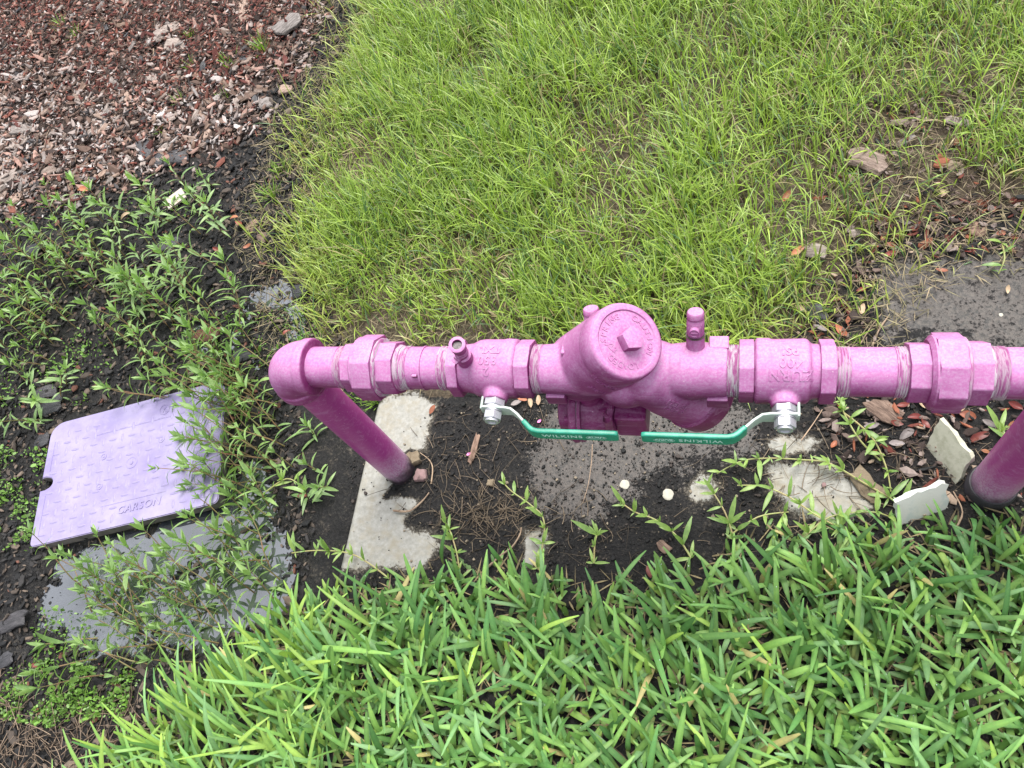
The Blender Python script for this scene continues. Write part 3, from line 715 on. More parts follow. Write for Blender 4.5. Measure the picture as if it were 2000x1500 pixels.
arc_text('LOADED', 0.0315, 296, 13, 0.0105, cb, cc, n1, ex, ey)
emboss(bm, 'XL2', 0.0095, cc - ex * 0.021 - ey * 0.012 + n1 * 0.004, (ex * 0.8 - ey * 0.5), n1, cb, 0.0006, 0.0002, 1, 0.01)
bm_obj('cap_lettering', bm, PINK, CB, smooth=False); bm = bmesh.new()
bb = bvh_of(body)
def on_body(px, py):
    v = Vector(R @ np.array([(px - CX) / F, (py - CY) / F, 1.0])).normalized(); h = bb.ray_cast(Vector(CAM), v)
    return (h[0], h[1]) if h[0] is not None else (None, None)
def body_text(s, px0, py0, px1, py1, size, space=1.0):
    p0, _ = on_body(px0, py0); p1, _ = on_body(px1, py1); pm, nm = on_body((px0 + px1) / 2, (py0 + py1) / 2)
    if p0 is None or p1 is None or pm is None: return
    nn = (nm + Vector(CAM - np.array(pm)).normalized() * 0.6).normalized()
    emboss(bm, s, size, pm + nn * 0.02, (p1 - p0), nn, bb, 0.0010, 0.0003, space, 0.03)
body_text('975 XL2', 1170, 724, 1236, 752, 0.0110); body_text('WILKINS', 1150, 736, 1206, 766, 0.0110); body_text('ZURN', 1144, 751, 1188, 776, 0.0100)
bm_obj('raised_lettering', bm, PINK, CB, smooth=False); bm = bmesh.new()
body_text('175PSI', 1302, 785, 1340, 798, 0.0115); body_text('12BAR', 1298, 796, 1334, 808, 0.0110)
bm_obj('raised_lettering', bm, PINK, CB, smooth=False)
# second cap, under the outlet
bm = bmesh.new()
add_lathe(bm, [(L2 - 0.030, 0.0485), (L2 - 0.027, 0.0520), (L2 - 0.004, 0.0515), (L2, 0.049), (L2 + 0.001, 0.0)], a2, n2, 96)
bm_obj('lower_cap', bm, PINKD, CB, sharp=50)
# relief valve slung under the body
RV = bpy.data.objects.new('relief_valve', None); RV.empty_display_size = 0.02; link(RV, asm)
ry, rz = -0.012, 0.352
bm = bmesh.new()
add_lathe(bm, [(0, 0.030), (0.002, 0.034), (0.016, 0.034)], (0.398, ry, rz), XA, 48)
add_lathe(bm, [(0.018, 0.048), (0.021, 0.0505), (0.026, 0.0505), (0.029, 0.048)], (0.398, ry, rz), XA, 72)
add_lathe(bm, [(0.030, 0.041), (0.034, 0.041), (0.078, 0.034), (0.080, 0.030)], (0.398, ry, rz), XA, 64)
add_lathe(bm, [(0, 0.020), (0.07, 0.022)], (0.44, ry + 0.005, rz + 0.01), (0.1, 0.05, 1), 40)
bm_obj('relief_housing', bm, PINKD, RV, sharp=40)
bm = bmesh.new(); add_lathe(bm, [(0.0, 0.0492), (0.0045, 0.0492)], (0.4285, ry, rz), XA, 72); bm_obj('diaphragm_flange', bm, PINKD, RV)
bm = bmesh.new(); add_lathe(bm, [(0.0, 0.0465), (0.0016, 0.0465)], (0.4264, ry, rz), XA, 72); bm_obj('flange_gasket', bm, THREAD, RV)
for k in range(6):
    a = k * math.pi / 3 + 0.3
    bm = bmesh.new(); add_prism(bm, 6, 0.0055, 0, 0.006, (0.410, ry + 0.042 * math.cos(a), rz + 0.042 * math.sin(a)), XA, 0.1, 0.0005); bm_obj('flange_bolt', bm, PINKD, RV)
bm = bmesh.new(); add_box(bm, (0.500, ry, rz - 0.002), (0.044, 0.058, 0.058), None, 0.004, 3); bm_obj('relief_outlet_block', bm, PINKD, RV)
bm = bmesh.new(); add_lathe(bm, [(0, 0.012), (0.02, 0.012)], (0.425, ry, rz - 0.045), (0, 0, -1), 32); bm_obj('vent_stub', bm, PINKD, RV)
# sensing tube
bm = bmesh.new()
tube_bm(bm, [Vector(p) for p in [(0.470, -0.044, PZ - 0.030), (0.474, -0.052, PZ - 0.045), (0.474, -0.052, PZ - 0.075), (0.474, -0.046, PZ - 0.10)]], [0.006] * 4, 12)
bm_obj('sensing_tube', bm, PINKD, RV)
# test cocks
def test_cock(o, d, L, mouth_open, label=None, screw=True, parent=None):
    root = bpy.data.objects.new('test_cock', None); root.empty_display_size = 0.01; link(root, parent or asm)
    if label: root['label'] = label
    bm = bmesh.new(); d = Vector(d).normalized(); o = Vector(o)
    add_lathe(bm, [(-0.01, 0.0120), (L * 0.40, 0.0110), (L * 0.42, 0.0085)], o, d, 32)
    if mouth_open:
        rings = []
        for k in range(3): rings += [(L * (0.5 + 0.1 * k), 0.0078), (L * (0.53 + 0.1 * k), 0.0095), (L * (0.57 + 0.1 * k), 0.0095)]
        add_lathe(bm, [(L * 0.38, 0.008)] + rings + [(L * 0.83, 0.0078), (L * 0.86, 0.0105), (L * 0.99, 0.0110), (L, 0.0100), (L, 0.0068), (L * 0.93, 0.0066)], o, d, 32, cap=False)
        bm_obj('cock_body', bm, PINK, root, sharp=35)
        bm = bmesh.new(); add_lathe(bm, [(L * 0.90, 0.0070), (L * 0.932, 0.0067)], o, d, 24); bm_obj('bore', bm, DARKHOLE, root)
        f = frame_from(d, (0, 0, 1)); s = Vector((-0.6, -0.7, -0.1)); s = (s - d * s.dot(d)).normalized()
        bm = bmesh.new(); add_lathe(bm, [(0.0, 0.006), (0.011, 0.006), (0.0115, 0.005)], o + d * L * 0.42, s, 24); add_box(bm, o + d * L * 0.42 + s * 0.013, (0.010, 0.003, 0.006), frame_from(s).to_3x3(), 0.0006)
        bm_obj('cock_stem', bm, PINK, root, sharp=35)
    else:
        add_lathe(bm, [(L * 0.42, 0.0096), (L * 0.44, 0.0105), (L * 0.80, 0.0106), (L * 0.82, 0.0099), (L * 0.85, 0.0099), (L * 0.87, 0.0107), (L * 0.97, 0.0104), (L, 0.0092)], o, d, 32); add_prism(bm, 6, 0.0112, L * 0.47, L * 0.74, o, d, 0.3, 0.0006)
        bm_obj('cock_body', bm, PINK, root, sharp=35)
        bm = bmesh.new(); add_lathe(bm, [(L * 0.385, 0.0120), (L * 0.41, 0.0120)], o, d, 32); bm_obj('retaining_wire', bm, BRASSDARK, root)
        s = Vector((-0.05, -0.85, 0.5)); s = (s - d * s.dot(d)).normalized()
        bm = bmesh.new(); add_lathe(bm, [(0.0, 0.0062), (0.0150, 0.0062), (0.0158, 0.0052), (0.0150, 0.0045)], o + d * L * 0.62, s, 28)
        add_box(bm, o + d * L * 0.62 + s * 0.0155, (0.009, 0.0018, 0.0012), frame_from(s, (0, 0, 1)).to_3x3(), 0.0002)
        bm_obj('cock_screw', bm, PINK, root, sharp=35)
test_cock((0.289, -0.004, PZ + 0.030), (0.13, -0.15, 0.93), 0.066, True, 'test cock with open threaded mouth on the left valve')
test_cock((0.590, 0.016, PZ + 0.026), (0.02, 0.42, 0.91), 0.058, False, 'test cock standing behind the outlet port')
test_cock((0.462, 0.028, PZ + 0.022), (-0.05, 0.50, 0.86), 0.052, False, 'test cock half hidden behind the round spring cap')

# ------------------------------------------------------------------ valve box lid
def build_lid():
    root = empty('valve_box_lid', (0, 0, 0)); tag(root, 'lilac plastic irrigation box lid marked CARSON lying by the puddle', 'box lid')
    zt = 0.004
    TL, TR, BR, BL = [Vector((*gp(*p, zt)[:2], 0)) for p in ((88, 836), (448, 732), (418, 990), (72, 1062))]
    O = (TL + TR + BR + BL) / 4
    ux = ((TR - TL) + (BR - BL)).normalized(); uy = Vector((-ux.y, ux.x, 0))
    Wd = ((TR - TL).length + (BR - BL).length) / 2; Hd = ((TL - BL).length + (TR - BR).length) / 2
    rot = math.atan2(ux.y, ux.x); T = Matrix.Translation((O.x, O.y, zt)) @ Matrix.Rotation(rot, 4, 'Z') @ Matrix.Rotation(math.radians(-1.5), 4, 'X')
    hw, hh = Wd / 2, Hd / 2
    out = []
    def arc(cx, cy, r, a0, a1, n=10):
        for k in range(n + 1):
            a = math.radians(a0 + (a1 - a0) * k / n); out.append((cx + r * math.cos(a), cy + r * math.sin(a)))
    arc(-hw + 0.035, hh - 0.035 , 0.035, 180, 90); arc(hw - 0.035, hh - 0.035, 0.035, 90, 0); arc(hw - 0.012, -hh + 0.012, 0.012, 0, -90, 5); arc(-hw + 0.012, -hh + 0.012, 0.012, -90, -180, 5)
    ny = -hh * 0.02   # finger notch in the left edge
    out += [(-hw, ny - 0.016), (-hw + 0.012, ny - 0.016)]
    for k in range(9):
        a = math.radians(-80 + 160 * k / 8); out.append((-hw + 0.018 + 0.012 * math.cos(a), ny + 0.013 * math.sin(a)))
    out += [(-hw + 0.010, ny + 0.016), (-hw, ny + 0.016)]
    bm = bmesh.new(); top = [bm.verts.new((x, y, 0)) for x, y in out]; f = bm.faces.new(top)
    ex_ = bmesh.ops.extrude_face_region(bm, geom=[f])
    for v in ex_['geom']:
        if isinstance(v, bmesh.types.BMVert): v.co.z -= 0.026
    bmesh.ops.recalc_face_normals(bm, faces=bm.faces[:])
    bmesh.ops.bevel(bm, geom=[e for e in bm.edges if all(abs(v.co.z) < 1e-6 for v in e.verts)], offset=0.0018, segments=2, affect='EDGES')
    bmesh.ops.transform(bm, matrix=T, verts=bm.verts)
    panel = bm_obj('lid_panel', bm, LID, root, sharp=35); panel.data.materials.append(LIDEDGE)
    for p in panel.data.polygons:
        if abs(p.normal.z) < 0.35: p.material_index = 1
    # tread: short raised lozenges in alternating directions
    proto = []
    for ang in (0, 1):
        b2 = bmesh.new(); n = 10; ring0 = []; ring1 = []
        for k in range(n):
            a = 2 * math.pi * k / n; x = 0.0115 * math.cos(a); y = 0.0042 * math.sin(a) * (1 - 0.25 * abs(math.cos(a)))
            ring0.append(b2.verts.new((x, y, -0.0005))); ring1.append(b2.verts.new((x * 0.78, y * 0.60, 0.0013)))
        for k in range(n): b2.faces.new([ring0[k], ring0[(k + 1) % n], ring1[(k + 1) % n], ring1[k]])
        b2.faces.new(ring1)
        bmesh.ops.rotate(b2, verts=b2.verts, matrix=Matrix.Rotation(math.radians(45 if ang else -45) + math.radians(45), 3, 'Z'))
        me = bpy.data.meshes.new('tread_bar'); b2.to_mesh(me); b2.free(); me.materials.append(LID)
        for p in me.polygons: p.use_smooth = True
        proto.append(me)
    st = 0.0245; i = 0
    ys = np.arange(-hh + 0.022, hh - 0.018, st); xs = np.arange(-hw + 0.028, hw - 0.02, st)
    for iy, y in enumerate(ys):
        for ix, x in enumerate(xs):
            if y < -hh + 0.058 and x > -0.02 and x < 0.10: continue
            if y > hh - 0.060 and abs(x) < 0.10: continue
            if math.hypot(x - 0.005, y + 0.005) < 0.018: continue
            if x < -hw + 0.045 and abs(y - ny) < 0.02: continue
            if abs(x) > hw - 0.045 and y > hh - 0.045: continue
            o = bpy.data.objects.new('tread_bar', proto[(ix + iy) % 2]); link(o, root); o.matrix_local = T @ Matrix.Translation((x, y, 0.0))
    # centre screw boss, small bosses, emblem, rim lines and the maker's name
    bm = bmesh.new(); add_lathe(bm, [(-0.001, 0.0145), (0.0008, 0.0140), (0.0012, 0.0125), (0.0004, 0.0115), (0.0004, 0.0045), (0.0018, 0.004), (0.0018, 0)], (0.005, -0.005, 0), (0, 0, 1), 36)
    bmesh.ops.transform(bm, matrix=T, verts=bm.verts); bm_obj('screw_boss', bm, LID, root, sharp=30)
    for (x, y) in ((-0.07, 0.028), (0.075, 0.035), (0.065, -0.035), (-0.07, -0.045)):
        bm = bmesh.new(); add_lathe(bm, [(-0.001, 0.008), (0.0010, 0.0076), (0.0012, 0.006), (0.0002, 0.0055), (0.0002, 0.003), (0.0012, 0.0025), (0.0012, 0)], (x, y, 0), (0, 0, 1), 24)
        bmesh.ops.transform(bm, matrix=T, verts=bm.verts); bm_obj('screw_recess_ring', bm, LID, root, sharp=30)
    bm = bmesh.new()
    emboss(bm, 'CARSON', 0.024, (0.038, -hh + 0.036, 0.01), (1, 0, 0), (0, 0, 1), None, 0.0013, 0.0002, 1.12)
    for v in bm.verts: v.co.z -= 0.0098; v.co.x += (v.co.y + hh - 0.036) * 0.15
    bmesh.ops.transform(bm, matrix=T, verts=bm.verts); bm_obj('raised_lettering', bm, LID, root, smooth=False)
    bm = bmesh.new(); ec = (0.075, hh - 0.040)
    for r0, r1 in ((0.0115, 0.0128),):
        for k in range(28):
            a0, a1 = 2 * math.pi * k / 28, 2 * math.pi * (k + 1) / 28
            q = [(ec[0] + r * math.cos(a), ec[1] + r * math.sin(a)) for a, r in ((a0, r0), (a1, r0), (a1, r1), (a0, r1))]
            lo = [bm.verts.new((x, y, -0.0004)) for x, y in q]; hi = [bm.verts.new((x, y, 0.0010)) for x, y in q]
            bm.faces.new(hi)
            for j in range(4): bm.faces.new([lo[j], lo[(j + 1) % 4], hi[(j + 1) % 4], hi[j]])
    for ang, ln in ((-45, 0.021), (62, 0.016), (118, 0.016)):
        add_box(bm, (ec[0], ec[1], 0.0003), (ln, 0.0015, 0.0014), Matrix.Rotation(math.radians(ang), 3, 'Z'))
    bmesh.ops.transform(bm, matrix=T, verts=bm.verts); bm_obj('round_emblem', bm, LID, root, smooth=False)
    for (x0, y0, x1, y1) in ((-0.10, hh - 0.062, 0.10, hh - 0.062), (-0.10, hh - 0.062, -0.10, hh - 0.036), (-hw + 0.018, -hh + 0.02, -hw + 0.018, -0.035), (-hw + 0.018, 0.025, -hw + 0.018, hh - 0.05), (-0.06, -hh + 0.056, 0.10, -hh + 0.056)):
        bm = bmesh.new(); add_box(bm, ((x0 + x1) / 2, (y0 + y1) / 2, 0.0), (max(abs(x1 - x0), 0.0012), max(abs(y1 - y0), 0.0012), 0.0014))
        bmesh.ops.transform(bm, matrix=T, verts=bm.verts); bm_obj('moulded_rib', bm, LID, root, smooth=False)
    return root
build_lid()

# ------------------------------------------------------------------ loose pieces on the ground
def surf_z(x, y):
    if SLAB_X0 < x < SLAB_X1 and SLAB_Y0 < y < SLAB_Y1: return 0.001
    return float(ground_h(np.array([[x, y]]))[0])
def chunk_mesh(name, lx, ly, lz, mat, seed, irr=0.25, sub=2):
    r = random.Random(seed); bm = bmesh.new(); n = 14; rings = []; flat = irr > 0.1
    prof = [(0.0, 0.90), (0.4, 1.0), (0.8, 0.96), (1.0, 0.80)] if flat else [(0.0, 0.82), (0.35, 1.0), (0.75, 0.93), (1.0, 0.72)]
    base = [1 + r.uniform(-irr, irr) for _ in range(n)]
    if flat:   # blocky, broken outline instead of an oval
        base = [b_ * min(1.25, 0.92 / max(abs(math.cos(2 * math.pi * k / n)) ** 1, abs(math.sin(2 * math.pi * k / n)) ** 1) ** 0.8) for k, b_ in enumerate(base)]
    for t, s in prof:
        rings.append([bm.verts.new((math.cos(2 * math.pi * k / n) * lx / 2 * s * base[k] * (1 + r.uniform(-.05, .05)), math.sin(2 * math.pi * k / n) * ly / 2 * s * base[k] * (1 + r.uniform(-.06, .06)), lz * (t - 0.2) + r.uniform(-.12, .12) * lz)) for k in range(n)])
    for a, b in zip(rings, rings[1:]):
        for k in range(n): bm.faces.new([a[k], a[(k + 1) % n], b[(k + 1) % n], b[k]])
    bm.faces.new(rings[0][::-1])
    c = bm.verts.new((r.uniform(-.1, .1) * lx, r.uniform(-.1, .1) * ly, lz * (0.85 + r.uniform(-.1, .25))))
    for k in range(n): bm.faces.new([rings[-1][k], rings[-1][(k + 1) % n], c])
    bmesh.ops.recalc_face_normals(bm, faces=bm.faces[:])
    me = bpy.data.meshes.new(name); bm.to_mesh(me); bm.free(); me.materials.append(mat)
    for p in me.polygons: p.use_smooth = True
    me.set_sharp_from_angle(angle=math.radians(38))
    return me
def leaf_mesh(name, L, Wd, mat, curl=0.15, droop=0.1, seg=5, fold=0.12, thick=0.0):
    V = []; Fc = []
    for i in range(seg + 1):
        t = i / seg; w = Wd / 2 * (math.sin(math.pi * min(1, t * 0.94 + 0.06)) ** 0.75) if 0 < t < 1 else Wd * 0.03
        z = -droop * L * t * t + curl * L * math.sin(math.pi * t) * 0.5
        V += [(L * t, -w, z + fold * w), (L * t, 0, z), (L * t, w, z + fold * w)]
    for i in range(seg):
        a = i * 3; Fc += [(a, a + 3, a + 4, a + 1), (a + 1, a + 4, a + 5, a + 2)]
    me = bpy.data.meshes.new(name); me.from_pydata(V, [], Fc); me.materials.append(mat)
    for p in me.polygons: p.use_smooth = True
    return me
def dead_leaf_mesh(name, L, Wd, mat, seed):
    r = random.Random(seed); V = []; seg = 6; Fc = []
    cu = r.uniform(-.25, .35); tw = r.uniform(-.4, .4); cup = r.uniform(.1, .7)
    for i in range(seg + 1):
        t = i / seg; w = Wd / 2 * (math.sin(math.pi * (t * 0.96 + 0.02)) ** 0.6) * r.uniform(.88, 1.08)
        for s in (-1, -0.5, 0, 0.5, 1):
            x = L * (t - 0.5); y = s * w; z = cup * abs(s) ** 1.6 * w + cu * L * (t - 0.5) ** 2 * 2 + tw * (t - 0.5) * y
            V.append((x, y, z))
    for i in range(seg):
        for k in range(4):
            a = i * 5 + k; Fc.append((a, a + 5, a + 6, a + 1))
    me = bpy.data.meshes.new(name); me.from_pydata(V, [], Fc); me.materials.append(mat)
    for p in me.polygons: p.use_smooth = True
    return me
def drop(name, me, px, py, rotz, label, cat, group=None, dz=0.002, tilt=(0, 0), zplane=0.0):
    P = gp(px, py, zplane); z = surf_z(P[0], P[1]); P = gp(px, py, z)
    o = bpy.data.objects.new(name, me); link(o); o.location = (P[0], P[1], surf_z(P[0], P[1]) + dz)
    o.rotation_euler = (tilt[0], tilt[1], rotz); tag(o, label, cat, group); return o
def psize(px, py, n):   # size in metres of n photo pixels on the ground there
    P = gp(px, py); return n / F * float((P - CAM) @ (R @ np.array([0, 0, 1.0])))

# big bark pieces: px, py, length px, width px, image angle deg (0 = along image x, + = anticlockwise), material, label
BARK = [
 (345, 310, 56, 26, 15, BARKBLACK, 'largest wet black bark chunk, right one of the pair at the mulch edge'),
 (285, 292, 46, 20, -60, BARKBLACK, 'wet black bark chunk standing left of the pair at the mulch edge'),
 (309, 318, 28, 22, 10, BARKBLACK, 'small wet black bark lump between two bigger black chunks'),
 (333, 284, 38, 16, 45, BARKPALE, 'whitish bark flake just above the black chunks'),
 (22, 350, 62, 24, 50, BARKPALE, 'large silver grey bark slab at the left photo edge above the weeds'),
 (14, 322, 60, 16, 40, BARKTAN, 'tan bark strip at the left photo edge above the silver slab'),
 (48, 255, 44, 20, 0, BARKPALE, 'rounded grey bark slab in the mulch near the left edge'),
 (70, 228, 50, 12, 22, BARKBROWN, 'long brown bark splinter above the rounded grey slab'),
 (98, 340, 32, 17, 32, BARKTAN, 'oval tan bark chip at the foot of the mulch bed'),
 (180, 260, 28, 14, 20, BARKPALE, 'pale oval bark chip in the middle of the mulch'),
 (192, 196, 26, 14, 15, BARKPALE, 'white oval bark chip above the middle of the mulch'),
 (334, 231, 30, 14, 10, BARKPALE, 'white bark flake above and right of the black chunks'),
 (30, 393, 34, 18, 20, BARKTAN, 'pinkish bark chip at the top of the left weeds'),
 (8, 385, 24, 14, 70, BARKTAN, 'small pinkish bark chip at the left photo edge by the weeds'),
 (152, 399, 34, 13, -60, BARKPALE, 'slim pale lilac bark flake among the weeds'),
 (478, 28, 64, 15, -72, BARKTAN, 'long upright tan root piece at the top of the mulch'),
 (565, 55, 52, 30, 48, BARKPALE, 'grey shaggy bark slab near the lawn at the top'),
 (330, 60, 50, 20, 30, BARKPALE, 'grey splintered bark piece high in the mulch'),
 (345, 92, 46, 22, -25, BARKPALE, 'frayed grey bark clump below the splintered piece'),
 (300, 82, 40, 13, 10, BARKPALE, 'flat grey bark strip left of the frayed clump'),
 (558, 176, 30, 20, 10, BARKTAN, 'cream bark chip beside the bare black soil patch'),
 (486, 190, 42, 16, 35, BARKBROWN, 'curved brown bark piece left of the bare black patch'),
 (522, 205, 24, 18, 20, BARKPALE, 'small grey bark chip between mulch and bare black patch'),
 (410, 656, 62, 26, -6, BARKRED, 'red brown bark slab half sunk in the upper puddle'),
 (915, 418, 46, 21, -55, BARKBROWN, 'brown bark chunk standing in the middle of the lawn'),
 (1691, 320, 62, 36, -25, BARKTAN, 'shaggy pinkish bark slab in the thin lawn patch'),
 (1908, 452, 34, 22, 70, BARKBROWN, 'mauve brown bark chip above the grey silt'),
 (1596, 616, 38, 22, -70, BARKBLACK, 'dark grey oval bark chip at the lawn edge behind the right valve'),
 (1667, 461, 20, 13, 10, BARKPALE, 'small squarish grey chip at the edge of the lawn'),
 (1592, 498, 36, 24, -10, BARKPALE, 'cupped pale grey bark shell in the lawn edge'),
 (1727, 806, 62, 28, -40, BARKBROWN, 'large grey brown bark flake under the right union'),
 (927, 878, 56, 9, 82, BARKBROWN, 'narrow dark brown stick lying on the black slab'),
 (368, 982, 30, 18, 60, BARKBROWN, 'brown bark chip resting on the lilac lid'),
 (1870, 245, 40, 14, -20, BARKPALE, 'grey bark strip in the thin lawn at the right'),
 (1755, 245, 34, 10, 5, BARKTAN, 'slim tan bark strip in the thin lawn patch'),
 (1765, 280, 38, 10, 30, BARKPALE, 'pale grey bark sliver above the shaggy slab'),
 (95, 770, 40, 20, 20, BARKBLACK, 'wet black bark piece above the lilac lid'),
 (105, 795, 46, 26, 10, BARKBLACK, 'broad wet black bark piece touching the upper left of the lid'),
 (85, 862, 34, 18, 15, BARKBLACK, 'wet black bark piece left of the lid corner'),
 (35, 1215, 60, 22, 20, BARKBLACK, 'long black bark slab at the left end of the lower puddle'),
 (10, 1290, 40, 20, 35, BARKBLACK, 'black bark slab at the left photo edge below the puddle'),
 (470, 700, 44, 22, 25, BARKBLACK, 'wet black bark piece left of the pink elbow'),
 (590, 570, 40, 20, 10, BARKBLACK, 'wet black bark piece at the lawn corner by the upper puddle'),
 (495, 445, 26, 14, 55, BARKBROWN, 'brown bark chip right of the pale pink shard'),
 (515, 465, 26, 16, -30, BARKBROWN, 'second brown bark chip below and right of the pale shard'),
 (330, 480, 40, 16, 25, BARKBLACK, 'black bark strip among the weeds in the middle'),
 (70, 490, 42, 22, 20, BARKBLACK, 'black bark lump among the weeds at the left'),
 (1297, 1070, 26, 13, -45, BARKBROWN, 'grey brown curled bark at the slab front edge'),
 (1690, 948, 66, 26, -50, SANDST, 'tan wedge of stone right of the pale concrete patch'),
]
for i, (px, py, l, wd, ang, mat, lab) in enumerate(BARK):
    L = psize(px, py, l) ; Wd = psize(px, py, wd) * 1.15
    me = chunk_mesh('bark', L * 1.25, Wd * 1.35, min(L, Wd) * 0.26, mat, 100 + i, 0.22)
    a = math.radians(ang)
    if 'tan wedge' in lab: nm, ct = 'stone', 'stone'
    elif 'stick' in lab: nm, ct = 'stick', 'stick'
    else: nm, ct = 'bark_piece', 'bark'
    drop(nm, me, px, py, a + 0.05, lab, ct, dz=(0.022 if 'resting on the lilac' in lab else 0.009 if 'standing in the middle' in lab or 'lawn' in lab else 0.003), tilt=(random.uniform(-.15, .15), random.uniform(-.15, .15)))

LMK = [(345, 310, 'the black bark pair'), (333, 284, 'the whitish flake'), (22, 350, 'the silver bark slab'), (48, 255, 'the rounded grey slab'), (98, 340, 'the oval tan chip'), (180, 260, 'the mid mulch oval chip'),
 (192, 196, 'the white oval chip'), (334, 231, 'the white bark flake'), (478, 28, 'the upright tan root'), (565, 55, 'the shaggy grey slab'), (330, 75, 'the frayed grey bark'), (558, 176, 'the cream chip by bare soil'),
 (486, 190, 'the curved brown bark'), (515, 100, 'the lone bright grass tuft'), (348, 394, 'the pale pink shard'), (410, 656, 'the red brown sunk bark'), (262, 203, 'the arched pale twig'), (282, 140, 'the branching twig'),
 (210, 40, 'the bent grey twig'), (95, 770, 'the wet black bark above the lid'), (440, 760, 'the hidden lid corner'), (418, 985, 'the lid corner nearest the slab'), (72, 1050, 'the near left lid corner'), (368, 982, 'the chip on the lid'),
 (560, 740, 'the pink elbow'), (470, 700, 'the black bark left of the elbow'), (590, 570, 'the black bark at the lawn corner'), (70, 490, 'the black lump among weeds'), (330, 480, 'the black strip among weeds'), (152, 399, 'the slim lilac flake'),
 (35, 1215, 'the long black slab'), (560, 1150, 'the right tip of the puddle'), (250, 1280, 'the near bank of the puddle'), (300, 1090, 'the middle of the lower puddle'), (100, 1130, 'the far left bay of the puddle'), (253, 430, 'the tan leaf in the weeds'),
 (30, 425, 'the white pebble at left'), (0, 600, 'the left photo edge'), (0, 150, 'the left photo edge high up'), (300, 0, 'the top photo edge'), (590, 970, 'the red brown leaf on mud'), (660, 960, 'the left edge of the slab')]
USED = {}
def near_label(head, px, py, maxw=16):
    c = sorted(LMK, key=lambda q: (q[0] - px) ** 2 + (q[1] - py) ** 2)[:9]
    for far in ('just ', 'a little way ', ''):
        for lx, ly, nm in c:
            dx, dy = px - lx, py - ly
            a = 'above' if dy < 0 else 'below'; b = 'left' if dx < 0 else 'right'
            if abs(dx) > 2.2 * abs(dy): w = b + ' of'
            elif abs(dy) > 2.2 * abs(dx): w = a
            else: w = a + ' and ' + b + ' of'
            d = math.hypot(dx, dy)
            if far == 'just ' and d > 45 or far == 'a little way ' and not 25 < d < 120: continue
            t = f'{head} {far}{w} {nm}'
            if len(t.split()) <= maxw and t not in USED: USED[t] = 1; return t
    return t if len(t.split()) <= maxw else head + ' in the bed'
# loose mid-size chips in the mulch one can still pick apart
grp_mats = [(BARKPALE, 'pale'), (BARKTAN, 'tan'), (BARKBROWN, 'brown'), (BARKBLACK, 'black')]
protos = {k: [chunk_mesh('bark_chip', 0.040 * s, 0.018 * s, 0.006, m_, 300 + 10 * j + q, 0.3) for q, s in enumerate((0.8, 1.0, 1.25, 0.65))] for j, (m_, k) in enumerate(grp_mats)}
cnt = 0
while cnt < 190:
    px = random.uniform(-10, 600); py = random.uniform(-10, 420)
    P = gp(px, py)[:2][None]
    if sdist(P, MULCH)[0] < 0.0: continue
    if py < 150 and random.random() < 0.55: continue
    kind = random.choices(['pale', 'tan', 'brown', 'black'], [5, 3, 3, 0.8])[0]
    o = drop('bark_chip', random.choice(protos[kind]), px, py, random.uniform(0, 6.28), near_label(kind + ' bark chip', px, py), 'bark chip', 'bark chips of the mulch bed', dz=0.006, tilt=(random.uniform(-.4, .4), random.uniform(-.35, .35)))
    cnt += 1

